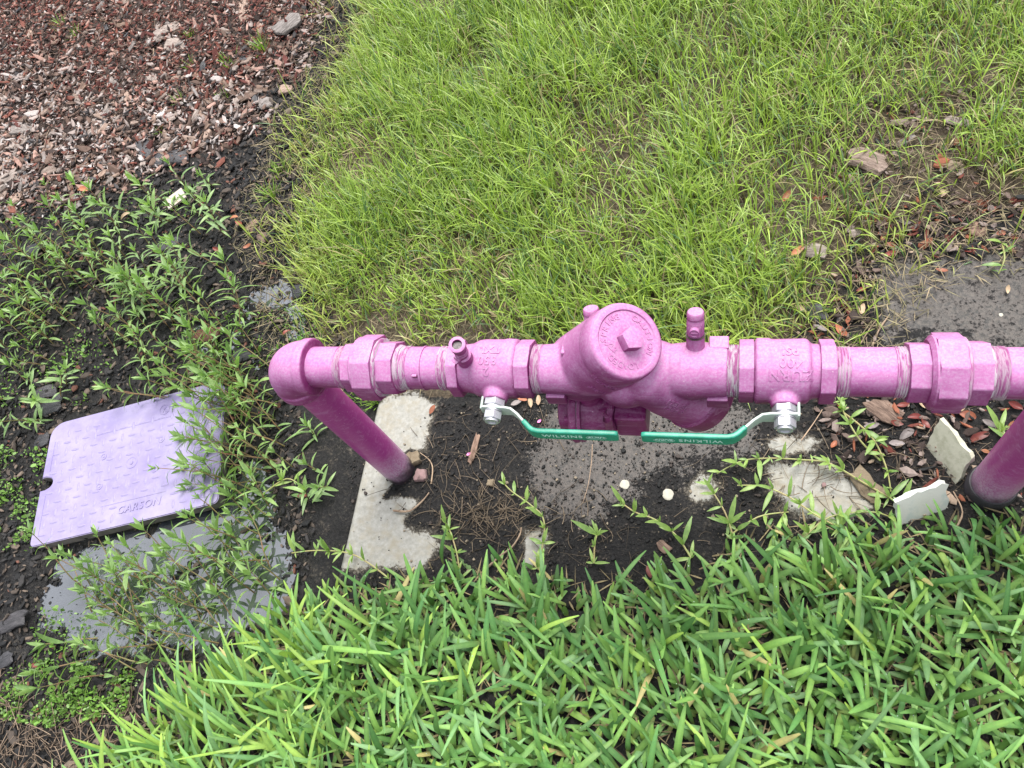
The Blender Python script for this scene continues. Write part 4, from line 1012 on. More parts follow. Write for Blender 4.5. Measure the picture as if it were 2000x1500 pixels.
# fallen leaves
FL = [
 (1535, 395, 24, 60, LEAFOR, 'faded orange leaf in the lawn left of the pale bark slab'), (1556, 500, 28, 40, LEAFOR, 'large orange brown leaf in the lawn behind the right valve'),
 (1709, 432, 26, 5, LEAFOR, 'slim orange leaf at the thin lawn edge'), (1739, 482, 23, -5, LEAFOR, 'upper of two stacked orange leaves on the silt edge'),
 (1739, 500, 23, 10, LEAFRED, 'lower, redder of two stacked leaves on the silt edge'), (1724, 468, 16, 80, LEAFOR, 'small orange leaf above the stacked pair'),
 (1838, 532, 20, -20, LEAFOR, 'orange leaf lying alone on the grey silt'), (1892, 494, 20, -15, LEAFRED, 'red leaf at the back edge of the silt'),
 (1859, 490, 17, 30, LEAFRED, 'dull red leaf left of another at the back edge of the silt'), (1937, 413, 20, 5, LEAFRED, 'bright red leaf above the mauve bark chip'),
 (1952, 460, 18, 20, LEAFOR, 'orange leaf right of the mauve bark chip'), (1842, 378, 24, 65, LEAFTAN, 'tan leaf standing in the thin lawn'),
 (1973, 490, 20, -50, LEAFRED, 'dark red leaf by the sprig at the right edge of the silt'), (1682, 569, 17, 10, LEAFRED, 'dusky red leaf on the silt corner'),
 (1634, 587, 16, 20, LEAFRED, 'brown red leaf at the lawn edge left of the silt'), (1655, 611, 28, -70, LEAFRED, 'long red leaf pointing down behind the right valve'),
 (1682, 608, 26, 75, LEAFTAN, 'cream leaf behind the right valve'), (1616, 636, 24, -35, LEAFRED, 'red leaf touching the top of the right valve'),
 (1642, 650, 30, -55, LEAFOR, 'orange red leaf just behind the right valve hex'), (1562, 613, 22, -30, LEAFTAN, 'tan leaf beside the dark grey bark chip'),
 (1965, 569, 16, 80, LEAFTAN, 'single small tan leaf on the open silt'), (1890, 814, 30, -8, LEAFOR, 'largest orange leaf below the right union'),
 (1787, 817, 26, 5, LEAFRED, 'red leaf left of the union nut underside'), (1805, 830, 22, -60, LEAFRED, 'dark red folded leaf against the cream tile'),
 (1912, 854, 32, 20, LEAFRED, 'broken red brown leaf beside the right riser'), (1973, 838, 24, 70, LEAFOR, 'curled orange leaf close to the right riser'),
 (1749, 829, 22, -8, LEAFRED, 'slim red leaf under the large bark flake'), (1628, 872, 18, 60, LEAFOR, 'small orange leaf among the grass runners'),
 (1763, 794, 20, 5, LEAFRED, 'little red leaf right under the pink nipple'), (1800, 792, 20, -70, LEAFTAN, 'curled tan leaf left of the union nut'),
 (1872, 803, 28, 40, LEAFTAN, 'curled tan leaf right of the union nut'), (1979, 795, 26, -20, LEAFRED, 'red leaf under the right end of the pipe'),
 (1924, 884, 16, -10, LEAFOR, 'small orange leaf left of the right riser'), (846, 802, 18, 60, LEAFOR, 'single orange leaf on the pale concrete edge'),
 (1021, 781, 20, -15, LEAFOR, 'orange leaf beneath the left valve'), (1037, 788, 20, -75, LEAFTAN, 'narrow tan leaf beneath the left valve'),
 (1054, 785, 22, -80, LEAFTAN, 'pale pinkish leaf beside the lug of the check valve'), (1062, 766, 18, 5, LEAFTAN, 'cream leaf peeping out under the thread'),
 (1268, 1118, 22, -70, LEAFRED, 'red leaf at the front edge of the slab in the grass'), (1068, 183, 22, -60, LEAFRED, 'dark red leaf high in the lawn'),
 (1092, 205, 24, -40, LEAFRED, 'second dark red leaf high in the lawn, lower right'), (1046, 160, 18, 10, LEAFRED, 'small red leaf high in the lawn, upper left'),
 (1157, 185, 14, 30, LEAFRED, 'tiny red leaf in the upper lawn right of the dark pair'), (1140, 305, 16, 0, LEAFOR, 'small orange leaf in the middle of the lawn'),
 (835, 386, 22, 10, LEAFTAN, 'tan curled leaf in the lawn left of the brown bark chunk'), (170, 378, 22, -10, LEAFOR, 'orange leaf scrap among the left weeds'),
 (253, 430, 20, 45, LEAFTAN, 'tan leaf among the weeds left of the pale shard'), (463, 433, 18, 10, LEAFOR, 'orange leaf right of the pale shard'),
 (475, 445, 16, -20, LEAFRED, 'red leaf scrap right of the pale shard'), (490, 488, 16, 30, LEAFOR, 'orange leaf at the top of the upper puddle'),
 (432, 496, 16, -20, LEAFRED, 'red leaf left of the upper puddle'), (605, 545, 12, -40, LEAFOR, 'tiny orange leaf at the lawn corner'),
 (565, 655, 16, 40, LEAFRED, 'brown red leaf above the pink elbow'), (592, 970, 18, 5, LEAFRED, 'red brown leaf on black mud left of the slab'),
 (75, 1300, 20, 10, LEAFRED, 'red brown leaf on the bank below the lower puddle'), (72, 1388, 18, 25, LEAFOR, 'orange leaf below the tiny green cover'),
 (1010, 790, 20, 30, LEAFGREY, 'grey leaf beneath the left valve hex'), (1715, 770, 28, -30, LEAFGREY, 'grey mauve leaf beneath the right nipple'),
 (1700, 835, 26, 15, LEAFGREY, 'dull grey leaf left of the red slim leaf'), (1770, 850, 30, 40, LEAFGREY, 'grey leaf below the slim red leaf'),
 (1750, 870, 26, 0, LEAFGREY, 'grey brown leaf above the grass runners near the tile'), (1930, 830, 24, -40, LEAFGREY, 'grey leaf between largest orange leaf and riser'),
 (1640, 625, 22, 60, LEAFGREY, 'grey leaf between red ones behind the right valve'), (1600, 650, 24, -20, LEAFGREY, 'brown grey leaf touching the right valve body'),
 (1780, 450, 24, 15, LEAFGREY, 'dark grey leaf in the litter above the silt'), (1766, 440, 22, -25, LEAFGREY, 'grey purple leaf above the stacked orange pair'),
]
for i, (px, py, l, ang, mat, lab) in enumerate(FL):
    L = psize(px, py, l) * 1.1
    me = dead_leaf_mesh('leaf', L, L * random.uniform(0.42, 0.55), mat, 500 + i)
    drop('fallen_leaf', me, px, py, math.radians(ang), lab, 'leaf', dz=0.006 if py > 700 or px > 1600 else 0.018, tilt=(random.uniform(-.3, .3), random.uniform(-.3, .3)))
for (px, py, lab) in ((1054, 824, 'small magenta petal on the slab left of the relief valve'), (916, 888, 'small pink petal beside the dark stick')):
    drop('flower_petal', dead_leaf_mesh('petal', 0.009, 0.006, m_simple('pink_petal', (0.7, 0.2, 0.45), 0.5), 77), px, py, 0.7, lab, 'petal', dz=0.003)
# pebbles, stones, tiles
for (px, py, s, mat, lab, nm) in ((1220, 946, 20, PEBBLE, 'small round pale pebble, left one of two on the dark slab', 'pebble'), (1304, 966, 23, PEBBLE, 'small round pale pebble, right one of two on the dark slab', 'pebble'),
    (823, 930, 28, PINKST, 'pinkish rough stone at the foot of the left riser', 'stone'), (808, 900, 34, SANDST, 'tan rough stone just behind the foot of the left riser', 'stone'), (958, 944, 16, SANDST, 'mossy pebble on the black slab', 'pebble'),
    (1609, 948, 10, PINKST, 'tiny purple pebble on the right concrete patch', 'pebble'), (115, 357, 12, PEBBLE, 'small white pebble at the foot of the mulch', 'pebble'), (30, 425, 14, PEBBLE, 'small white pebble among the left weeds', 'pebble'), (1955, 615, 8, PEBBLE, 'tiny white pebble on the silt', 'pebble')):
    L = psize(px, py, s); me = chunk_mesh(nm, L, L * 0.95, L * (0.10 if mat is PEBBLE else 0.5), mat, int(px), 0.08 if mat is PEBBLE else 0.2)
    drop(nm, me, px, py, random.uniform(0, 3), lab, nm, dz=0.0)
def tile(name, A, B, up, length, th, mat, label, irr=0.0):
    """slab standing on ground line A-B, leaning along up"""
    A = Vector(A); B = Vector(B); up = Vector(up).normalized(); d = (B - A); n = d.normalized().cross(up).normalized()
    bm = bmesh.new(); nu, nv = 8, 8; g_ = {}
    r = random.Random(5)
    for s in (0, 1):
        for i in range(nu + 1):
            for j in range(nv + 1):
                p = A + d * (i / nu) + up * length * (j / nv) + n * th * s
                if irr and (j == nv or i in (0, nu)): p += up * r.uniform(-irr, irr) + d.normalized() * r.uniform(-irr, irr)
                g_[s, i, j] = bm.verts.new(p)
    for i in range(nu):
        for j in range(nv):
            bm.faces.new([g_[0, i, j], g_[0, i, j + 1], g_[0, i + 1, j + 1], g_[0, i + 1, j]])
            bm.faces.new([g_[1, i, j], g_[1, i + 1, j], g_[1, i + 1, j + 1], g_[1, i, j + 1]])
    for i in range(nu):
        bm.faces.new([g_[0, i, nv], g_[1, i, nv], g_[1, i + 1, nv], g_[0, i + 1, nv]]); bm.faces.new([g_[0, i, 0], g_[0, i + 1, 0], g_[1, i + 1, 0], g_[1, i, 0]])
    for j in range(nv):
        bm.faces.new([g_[0, 0, j], g_[1, 0, j], g_[1, 0, j + 1], g_[0, 0, j + 1]]); bm.faces.new([g_[0, nu, j], g_[0, nu, j + 1], g_[1, nu, j + 1], g_[1, nu, j]])
    o = bm_obj(name, bm, mat, None, True, 35); tag(o, label, 'tile'); return o
def raise_to(px, py, x, y):   # height of the point over (x,y) seen near photo (px,py)
    best = min((abs(gp(px, py, z)[1] - y) + abs(gp(px, py, z)[0] - x), z) for z in np.arange(0, 0.12, 0.002)); return best[1]
# big tile: bottom edge (1808,868)-(1862,948), top edge (1836,815)-(1903,893)
b0 = Vector(gp(1806, 872)); b1 = Vector(gp(1864, 948)); t0 = Vector(gp(1838, 816, 0.055)); t1 = Vector(gp(1898, 895, 0.055))
b0.z = b1.z = -0.005; upv = ((t0 - b0) + (t1 - b1)) / 2
tile('stone_tile', b0, b1, upv, upv.length, -0.009, TILE, 'larger cream tile leaning upright below the right union', 0.0022)
b0 = Vector(gp(1750, 1020)); b1 = Vector(gp(1846, 985)); t0 = Vector(gp(1746, 972, 0.04)); t1 = Vector(gp(1843, 936, 0.04))
b0.z = b1.z = -0.005; upv = ((t0 - b0) + (t1 - b1)) / 2
tile('stone_tile', b0, b1, upv, upv.length, 0.009, TILEW, 'smaller white marbled tile standing in the grass in front of the larger one', 0.0030)
bm = bmesh.new(); add_box(bm, (0, 0, 0), (0.058, 0.036, 0.006), None, 0.0008)
me = bpy.data.meshes.new('shard'); bm.to_mesh(me); bm.free(); me.materials.append(PAPER)
drop('tile_shard', me, 348, 394, 0.65, 'pale pink rectangular tile shard among the weeds', 'tile shard', dz=0.010, tilt=(0.15, -0.1))

# ------------------------------------------------------------------ scattered stuff (numpy)
def sample(poly, n, margin=0.0):
    lo, hi = poly.min(0), poly.max(0); lo = np.maximum(lo, [-2.4, -0.95]); hi = np.minimum(hi, [2.3, 2.2])
    n = int(n * (hi[0] - lo[0]) / max(min(hi[0], 1.75) - lo[0], 1e-3))
    P = rng.uniform(lo, hi, (n, 2)); return P[sdist(P, poly) > margin]
def gh(P):
    z = ground_h(P); ins = (P[:, 0] > SLAB_X0) & (P[:, 0] < SLAB_X1) & (P[:, 1] > SLAB_Y0) & (P[:, 1] < SLAB_Y1)
    return np.where(ins, 0.0, z)
def blades(name, P, head, lean, curve, L, Wd, col, mat, K=4, fold=0.0, blunt=0.0, twist=0.0, basecol=None, z0=None):
    """ribbons: head azimuth, lean from vertical at the root, curve added along the length"""
    N = len(P); z = gh(P) if z0 is None else z0
    pos = np.concatenate([P, z[:, None] - 0.004], 1); V = np.zeros((N, K + 1, 3, 3)); C = np.zeros((N, K + 1, 3, 3))
    p = pos.copy(); az = head.copy()
    for k in range(K + 1):
        t = k / K; th = lean + curve * t
        d = np.stack([np.sin(th) * np.cos(az), np.sin(th) * np.sin(az), np.cos(th)], 1)
        side = np.stack([-np.sin(az + twist * t), np.cos(az + twist * t), np.zeros(N)], 1)
        nrm = np.cross(side, d)
        w = Wd * (0.55 + 0.9 * t) if t < 0.35 else Wd * (1 - ((t - 0.35) / 0.65) ** (2.2 + blunt * 3)) 
        w = np.minimum(w, Wd); w = np.maximum(w, Wd * (0.06 + 0.25 * blunt)) / 2
        for s, q in ((0, -1), (1, 0), (2, 1)):
            V[:, k, s] = p + side * (w * q)[:, None] + nrm * (abs(q) * fold * w)[:, None]
            c = col
            if basecol is not None:
                f = np.clip(1 - t * 2.6, 0, 1); c = col * (1 - f) + basecol * f
            C[:, k, s] = c * (1.25 if q == 0 and blunt > 0 else 1.0)
        p = p + d * (L / K)[:, None]
    base = (np.arange(N) * (K + 1) * 3)[:, None, None]
    fs = []
    for k in range(K):
        for s in (0, 1):
            a = k * 3 + s; fs.append([a, a + 1, a + 4, a + 3])
    Fq = (base + np.array(fs)[None]).reshape(-1)
    return np_mesh(name, V.reshape(-1, 3), Fq, np.full(len(Fq) // 4, 4), mat, {'tint': np.clip(C.reshape(-1, 3), 0, 1)}, True, None, 'stuff'), V

# --- fine lawn behind the pipe
THIN = [(gpoly([(1640, 230), (1860, 210), (1900, 380), (1760, 470), (1620, 420)]), 0.8), (gpoly([(1430, 215), (1500, 220), (1500, 290), (1430, 290)]), 0.92),
        (gpoly([(790, -30), (920, -30), (910, 30), (820, 50)]), 0.95), (gpoly([(600, -60), (720, -60), (700, 120), (600, 230)]), 0.55), (gpoly([(1850, 360), (2200, 330), (2200, 460), (1760, 500)]), 0.7),
        (gpoly([(1540, 430), (1700, 420), (1680, 600), (1570, 620)]), 0.45), (gpoly([(1000, 40), (1400, 0), (1400, 90), (1100, 100)]), 0.3)]
def lawn_density(P):
    d = 0.40 + 1.1 * sstep(fbm(P, 7, 21), 0.25, 0.75)
    d *= 0.45 + 0.85 * sstep(fbm(P, 2.6, 71, 3), 0.36, 0.58)
    d *= 0.08 + 0.92 * sstep(sdist(P, LAWN) + (fbm(P, 8, 4) - 0.5) * 0.34, -0.03, 0.10)
    d = np.where(sdist(P, LAWN) < -0.09, 0, d)
    for poly, k in THIN: d *= 1 - k * sstep(sdist(P, poly) + (fbm(P, 20, 6) - 0.5) * 0.08, -0.03, 0.05)
    d *= 1 - 0.50 * sstep(P[:, 0] + 0.1 * P[:, 1], 0.15, 0.8) * sstep(P[:, 1], 0.25, 0.6)
    return d
big = LAWN + (LAWN.mean(0) - LAWN) * -0.03
P = sample(big, 88000, -0.10)
P = P[rng.uniform(0, 1, len(P)) < lawn_density(P)]
# gather into tufts
cell = np.floor(P / 0.030); tx = _h(cell[:, 0].astype(np.int64), cell[:, 1].astype(np.int64), 5); ty = _h(cell[:, 0].astype(np.int64), cell[:, 1].astype(np.int64), 6)
Tc = (cell + 0.2 + 0.6 * np.stack([tx, ty], 1)) * 0.030; P = Tc + (P - Tc) * rng.uniform(0.35, 1.0, (len(P), 1)); N = len(P)
lush = sstep(fbm(P, 2.6, 71, 3), 0.34, 0.56) * (1 - 0.6 * sstep(P[:, 0], 0.4, 1.0))
tuft_az = tx * 6.28
head = np.where(rng.uniform(0, 1, N) < 0.45, rng.uniform(0, 6.28, N), np.arctan2(P[:, 1] - Tc[:, 1], P[:, 0] - Tc[:, 0]) + rng.normal(0, 0.7, N))
drift = rng.uniform(0, 1, N) < 0.3; head = np.where(drift, math.radians(125) + rng.normal(0, .5, N), head)
L = (0.030 + 0.046 * rng.uniform(0, 1, N) + 0.062 * lush * rng.uniform(0.1, 1, N)) * (0.75 + 0.5 * ty)
lean = np.abs(rng.normal(0.30, 0.28, N)); curve = rng.uniform(0.2, 1.9, N)
Wd = rng.uniform(0.0018, 0.0036, N)
g1 = np.array([0.12, 0.215, 0.030]); g2 = np.array([0.30, 0.43, 0.072]); g3 = np.array([0.36, 0.31, 0.16]); g4 = np.array([0.055, 0.125, 0.035])
u = rng.uniform(0, 1, N)[:, None] * 0.75 + fbm(P, 5, 44)[:, None] * 0.35; col = g1 * (1 - u) + g2 * u
dry = rng.uniform(0, 1, N) < 0.05 + 0.12 * (1 - lush); col = np.where(dry[:, None], g3 * rng.uniform(0.5, 1.0, (N, 1)), col)
thin_ = (1 - sstep(sdist(P, LAWN), -0.02, 0.14))[:, None] * rng.uniform(0, 1, (N, 1)); col = col * (1 - thin_) + np.array([0.33, 0.36, 0.10]) * thin_; L *= 1 - 0.45 * thin_[:, 0]; col *= rng.uniform(0.65, 1.2, (N, 1))
cool = rng.uniform(0, 1, N) < 0.12; col = np.where(cool[:, None], g4, col)
bc = np.array([0.17, 0.155, 0.07])
lw, LV = blades('lawn_grass', P, head, lean, curve, L, Wd, col, GRASS, 4, 0.15, basecol=bc[None])
tag(lw, 'fine bright green lawn grass behind the pink pipework', 'grass')
# dead thatch lying flat under the lawn and between the tufts
Pt = sample(big, 26000, -0.12); n = len(Pt)
tc_ = np.array([0.28, 0.215, 0.14]) * rng.uniform(0.2, 1.1, (n, 1)) * np.array([1, 1, 1]) + rng.uniform(0, .05, (n, 1)) * np.array([0.3, 0.8, 0])
th_, _ = blades('dry_thatch', Pt, rng.uniform(0, 6.28, n), rng.uniform(1.05, 1.55, n), rng.uniform(-.3, .5, n), rng.uniform(0.015, 0.045, n), rng.uniform(0.001, 0.0022, n), tc_, STRAW, 2, z0=gh(Pt) + rng.uniform(0.004, 0.014, n))
tag(th_, 'dead tan grass thatch matted between the green blades', 'thatch')

# --- broad St Augustine style grass in front
def clumpy(P, cs, amt):
    cell = np.floor(P / cs); ci = cell.astype(np.int64)
    c = (cell + 0.25 + 0.5 * np.stack([_h(ci[:, 0], ci[:, 1], 5), _h(ci[:, 0], ci[:, 1], 6)], 1)) * cs
    return c + (P - c) * amt, c
P = sample(AUG, 15500, -0.012); dens = sstep(sdist(P, AUG) + (fbm(P, 22, 12) - 0.5) * 0.07, -0.02, 0.06) * (0.35 + 0.8 * fbm(P, 12, 13)); P = P[rng.uniform(0, 1, len(P)) < dens]
P, Cc = clumpy(P, 0.05, rng.uniform(0.5, 1.3, (len(P), 1))); N = len(P)
left = sstep(-P[:, 0], -0.10, 0.25)      # longer, yellower, swept to the upper left there
head = np.arctan2(P[:, 1] - Cc[:, 1], P[:, 0] - Cc[:, 0]) + rng.normal(0, 1.3, N)
head = np.where(rng.uniform(0, 1, N) < 0.24 + 0.5 * left, math.radians(122) + rng.normal(0, 0.55, N), head)
lean = np.abs(rng.normal(0.55, 0.38, N)); curve = rng.uniform(0.0, 1.7, N)
edge_ = sstep(sdist(P, AUG), 0.0, 0.09)
L = np.where(rng.uniform(0, 1, N) < 0.5, rng.uniform(0.035, 0.075, N), rng.uniform(0.065, 0.135, N)) * (0.50 + 0.50 * edge_) * (1 + 0.55 * left * rng.uniform(0, 1, N)) * np.where(rng.uniform(0, 1, N) < 0.06, 1.5, 1.0)
Wd = rng.uniform(0.0062, 0.0116, N) * (0.75 + 0.25 * edge_) * (1 - 0.15 * left)
a1_ = np.array([0.055, 0.145, 0.045]); a2_ = np.array([0.145, 0.275, 0.068]); a3_ = np.array([0.24, 0.37, 0.072]); a4_ = np.array([0.42, 0.38, 0.17]); a5_ = np.array([0.12, 0.235, 0.095])
u = rng.uniform(0, 1, N)[:, None]; col = a1_ * (1 - u) + a2_ * u
yl = rng.uniform(0, 1, N) < 0.08 + 0.5 * left; uu = rng.uniform(0.2, 0.9, (N, 1)); col = np.where(yl[:, None], col * (1 - uu) + a3_ * uu, col)
dr = rng.uniform(0, 1, N) < 0.02; col = np.where(dr[:, None], a4_ * rng.uniform(.6, 1, (N, 1)), col)
bl = rng.uniform(0, 1, N) < 0.12; col = np.where(bl[:, None], a5_, col) * np.where(L > 0.06, rng.uniform(0.8, 1.3, N), rng.uniform(0.45, 1.0, N))[:, None]
ag, AV = blades('broad_grass', P, head, lean, curve, L, Wd, col, GRASSW, 8, 0.22, blunt=1.15, twist=0.7, basecol=np.array([[0.20, 0.22, 0.09]]))
tag(ag, 'thick broad bladed green grass along the bottom', 'grass')
Pt = sample(AUG, 6000, 0.0); n = len(Pt)
tc_ = np.array([0.30, 0.24, 0.13]) * rng.uniform(0.3, 1.0, (n, 1))
t2, _ = blades('dry_grass_litter', Pt, rng.uniform(0, 6.28, n), rng.uniform(1.1, 1.6, n), rng.uniform(-.3, .3, n), rng.uniform(0.02, 0.05, n), rng.uniform(0.0012, 0.004, n), tc_, STRAW, 2, z0=gh(Pt) + rng.uniform(0.004, 0.012, n))
tag(t2, 'dead straw coloured litter at the base of the broad grass', 'litter')
# dew drops on the broad blades
idx = rng.integers(0, N, 900); kk = rng.integers(2, 6, 900); ss = rng.integers(0, 3, 900)
ico = bmesh.new(); bmesh.ops.create_icosphere(ico, subdivisions=1, radius=1.0); iv = np.array([v.co[:] for v in ico.verts]); ifc = np.array([[v.index for v in f.verts] for f in ico.faces]); ico.free()
dp = AV[idx, kk, ss] * 0.65 + AV[idx, kk, 1] * 0.35; rad = rng.uniform(0.0005, 0.0011, 900)
DV = (dp[:, None] + np.array([0, 0, 0.0005]) + iv[None] * rad[:, None, None]).reshape(-1, 3); DF = (ifc[None] + (np.arange(900) * len(iv))[:, None, None]).reshape(-1)
mdew, tdew = newmat('dew'); b_ = NB(tdew); pdew = b_.prin((0.75, 0.85, 0.80), 0.04, 1.0); pdew.inputs['Transmission Weight'].default_value = 0.4; b_.out(pdew.outputs[0])
dw = np_mesh('dew_drops', DV, DF, np.full(len(DF) // 3, 3), mdew, kind='stuff'); tag(dw, 'tiny water drops beaded on the broad grass blades', 'dew')

# --- mulch: leaf bits and chips
def chips(name, P, L, Wd, T, col, z, tiltmax, mat, curved=0.0):
    N = len(P); az = rng.uniform(0, 6.28, N); ti = rng.normal(0, tiltmax, (N, 2))
    box = np.array([(-1, -.35, 0), (-.45, -1, 0), (.5, -.9, 0), (1, -.1, 0), (.55, .95, 0), (-.5, 1, 0)]) * 0.5
    up = box * np.array([0.86, 0.8, 1]) + np.array([0, 0, 1.0])
    B = np.concatenate([box, up])[None] * np.ones((N, 1, 1)); B[..., :2] *= rng.uniform(0.75, 1.15, (N, 12, 2))
    X_ = B[..., 0] * L[:, None]; Y_ = B[..., 1] * Wd[:, None]; Z_ = B[..., 2] * T[:, None] + curved * (X_ ** 2) / (L[:, None] + 1e-9)
    Z_ = Z_ + X_ * ti[:, :1] + Y_ * ti[:, 1:]
    c, s = np.cos(az)[:, None], np.sin(az)[:, None]
    V = np.stack([P[:, :1] + X_ * c - Y_ * s, P[:, 1:2] + X_ * s + Y_ * c, z[:, None] + Z_], -1).reshape(-1, 3)
    base = (np.arange(N) * 12)[:, None]
    top = (base + np.array([6, 7, 8, 9, 10, 11])).reshape(-1); side = np.concatenate([base + np.array([i, (i + 1) % 6, 6 + (i + 1) % 6, 6 + i]) for i in range(6)], 1).reshape(-1)
    C = np.repeat(col, 12, 0)
    return np_mesh(name, V, np.concatenate([top, side]), np.concatenate([np.full(N, 6), np.full(N * 6, 4)]), mat, {'tint': C}, False, None, 'stuff')
P = sample(MULCH, 72000, -0.10); P = P[rng.uniform(0, 1, len(P)) < sstep(sdist(P, MULCH) + (fbm(P, 12, 51) - 0.5) * 0.22, -0.07, 0.05) * 0.75]
N = len(P); red = sstep(sdist(P, REDM) + (fbm(P, 7, 52) - 0.5) * 0.25, -0.10, 0.12)
pal = np.array([(0.035, 0.022, 0.018), (0.13, 0.085, 0.065), (0.29, 0.24, 0.215), (0.41, 0.37, 0.345), (0.17, 0.060, 0.042), (0.10, 0.030, 0.024), (0.32, 0.20, 0.16), (0.05, 0.045, 0.045)])
pn = np.array([.17, .25, .20, .10, .07, .05, .10, .06]); pr_ = np.array([.14, .15, .07, .03, .24, .20, .13, .04])
pick = np.array([rng.choice(8, p=pn), 0]); q = rng.uniform(0, 1, N); cum = np.cumsum(pn[None] / pn.sum() * (1 - red[:, None]) + pr_[None] / pr_.sum() * red[:, None], 1); pick = (q[:, None] > cum).sum(1).clip(0, 7)
col = pal[pick] * rng.uniform(0.7, 1.35, (N, 1)) * np.array([[1.0, 0.98, 1.0]])
Lc = rng.lognormal(math.log(0.0145), 0.45, N).clip(0.006, 0.048) * (1 - 0.22 * red)
mu = chips('mulch', P, Lc, Lc * rng.uniform(0.18, 0.52, N), Lc * 0.07 + 0.0006, np.clip(col, 0, 1), ground_h(P) + rng.uniform(0.0, 0.012, N), 0.35, CHIP, 0.4)
tag(mu, 'mulch of red brown leaf bits and grey bark chips at the upper left', 'mulch')
# dark wet debris over the mud, sparser dead bits at the lawn edges and on the slab ends
MUDZ = gpoly([(-200, 380), (330, 330), (560, 300), (600, 560), (680, 700), (560, 740), (600, 1100), (400, 1400), (120, 1560), (-300, 1560)])
P = np.concatenate([sample(MUDZ, 26000, -0.02), sample(gpoly([(440, 280), (540, 160), (640, 30), (760, -40), (700, 200), (590, 350), (600, 560), (480, 420)]), 60000, -0.03)[:2600]]); zz = ground_h(P); keep = (zz > WZ - 0.004); P = P[keep]; zz = zz[keep]; N = len(P)
pal2 = np.array([(0.012, 0.012, 0.013), (0.03, 0.028, 0.028), (0.07, 0.055, 0.045), (0.15, 0.115, 0.09), (0.14, 0.06, 0.042)]); col = pal2[rng.choice(5, N, p=[.36, .31, .19, .11, .03])]
Lc = rng.lognormal(math.log(0.011), 0.45, N).clip(0.003, 0.035)
db = chips('wet_debris', P, Lc, Lc * rng.uniform(0.25, 0.6, N), Lc * 0.08 + 0.0006, col, zz + rng.uniform(0, 0.006, N), 0.3, CHIP, 0.3); tag(db, 'wet black leaf debris over the mud between the weeds', 'debris')
LITR = gpoly([(1590, 560), (1700, 430), (1860, 380), (2150, 380), (2150, 490), (1760, 500), (1690, 580), (1700, 680), (1560, 680)])
LITB = gpoly([(1590, 770), (1700, 745), (2100, 745), (2100, 960), (1900, 990), (1800, 940), (1650, 890)])
THATP = gpoly([(1620, 200), (1900, 180), (1950, 400), (1760, 470), (1600, 420)])
Ps = [sample(LITR, 60000, -0.01)[:620], sample(LITB, 60000, -0.01)[:560], sample(THATP, 60000, -0.02)[:500]]
P = np.concatenate(Ps); N = len(P); pal3 = np.array([(0.05, 0.035, 0.03), (0.14, 0.10, 0.085), (0.24, 0.19, 0.17), (0.26, 0.09, 0.05), (0.13, 0.035, 0.025), (0.36, 0.27, 0.20), (0.02, 0.02, 0.02)])
Lq = 0; col = pal3[rng.choice(7, N, p=[.28, .22, .12, .08, .10, .06, .14])]; Lc = rng.lognormal(math.log(0.012), 0.5, N).clip(0.004, 0.035)
lt = chips('leaf_litter', P, Lc, Lc * rng.uniform(0.15, 0.55, N), Lc * 0.06 + 0.0005, col, gh(P) + rng.uniform(0.001, 0.010, N), 0.3, CHIP, 0.5); tag(lt, 'brown and red leaf litter at the right end of the slab', 'litter')
# crumbs on the black part of the slab
SLB = gpoly([(670, 900), (860, 790), (1450, 790), (2000, 780), (2000, 1010), (1500, 1090), (1280, 1140), (700, 1150)])
P = sample(SLB, 60000, 0)[:9000]; P = P[(masks(P)[1][:, 0] < 0.3) | (rng.uniform(0, 1, len(P)) < 0.06)]; N = len(P); Lc = rng.lognormal(math.log(0.0026), 0.55, N).clip(0.001, 0.011)
col = np.array([(0.012, 0.012, 0.012), (0.05, 0.04, 0.035), (0.22, 0.18, 0.13)])[rng.choice(3, N, p=[.72, .20, .08])]
cr = chips('slab_crumbs', P, Lc, Lc * rng.uniform(0.4, 0.9, N), Lc * 0.5, col, gh(P), 0.15, CHIP); tag(cr, 'fine black crumbs of soil on the slab', 'soil crumbs')

# --- straw on the slab and pine-needle-like twigs
def straws(name, P, L, r, col, z, label, cat, azs=None, K=4):
    N = len(P); az = rng.uniform(0, 6.28, N) if azs is None else azs; bend = rng.normal(0, 0.7, N); V = np.zeros((N, K + 1, 3, 3))
    p = np.concatenate([P, z[:, None]], 1); dz = rng.normal(0.05, 0.10, N)
    for k in range(K + 1):
        t = k / K; a = az + bend * t; d = np.stack([np.cos(a), np.sin(a), dz * (1 - 2 * t)], 1); s = np.stack([-np.sin(a), np.cos(a), 0 * a], 1)
        rr = r * (1 - 0.5 * t)
        for j, (cs, cz) in enumerate(((1, -.5), (-1, -.5), (0, 1))): V[:, k, j] = p + s * (rr * cs)[:, None] + np.array([0, 0, 1.0]) * (rr * cz)[:, None]
        p = p + d * (L / K)[:, None]
    base = (np.arange(N) * (K + 1) * 3)[:, None, None]; fs = []
    for k in range(K):
        for j in range(3): fs.append([k * 3 + j, k * 3 + (j + 1) % 3, k * 3 + 3 + (j + 1) % 3, k * 3 + 3 + j])
    Fq = (base + np.array(fs)[None]).reshape(-1); C = np.repeat(col, (K + 1) * 3, 0)
    o = np_mesh(name, V.reshape(-1, 3), Fq, np.full(len(Fq) // 4, 4), STRAW, {'tint': C}, True, None, 'stuff'); return tag(o, label, cat)
def around(px, py, sx, sy, n):
    q = np.stack([rng.normal(px, sx, n), rng.normal(py, sy, n)], 1); return np.array([gp(a, b)[:2] for a, b in q])
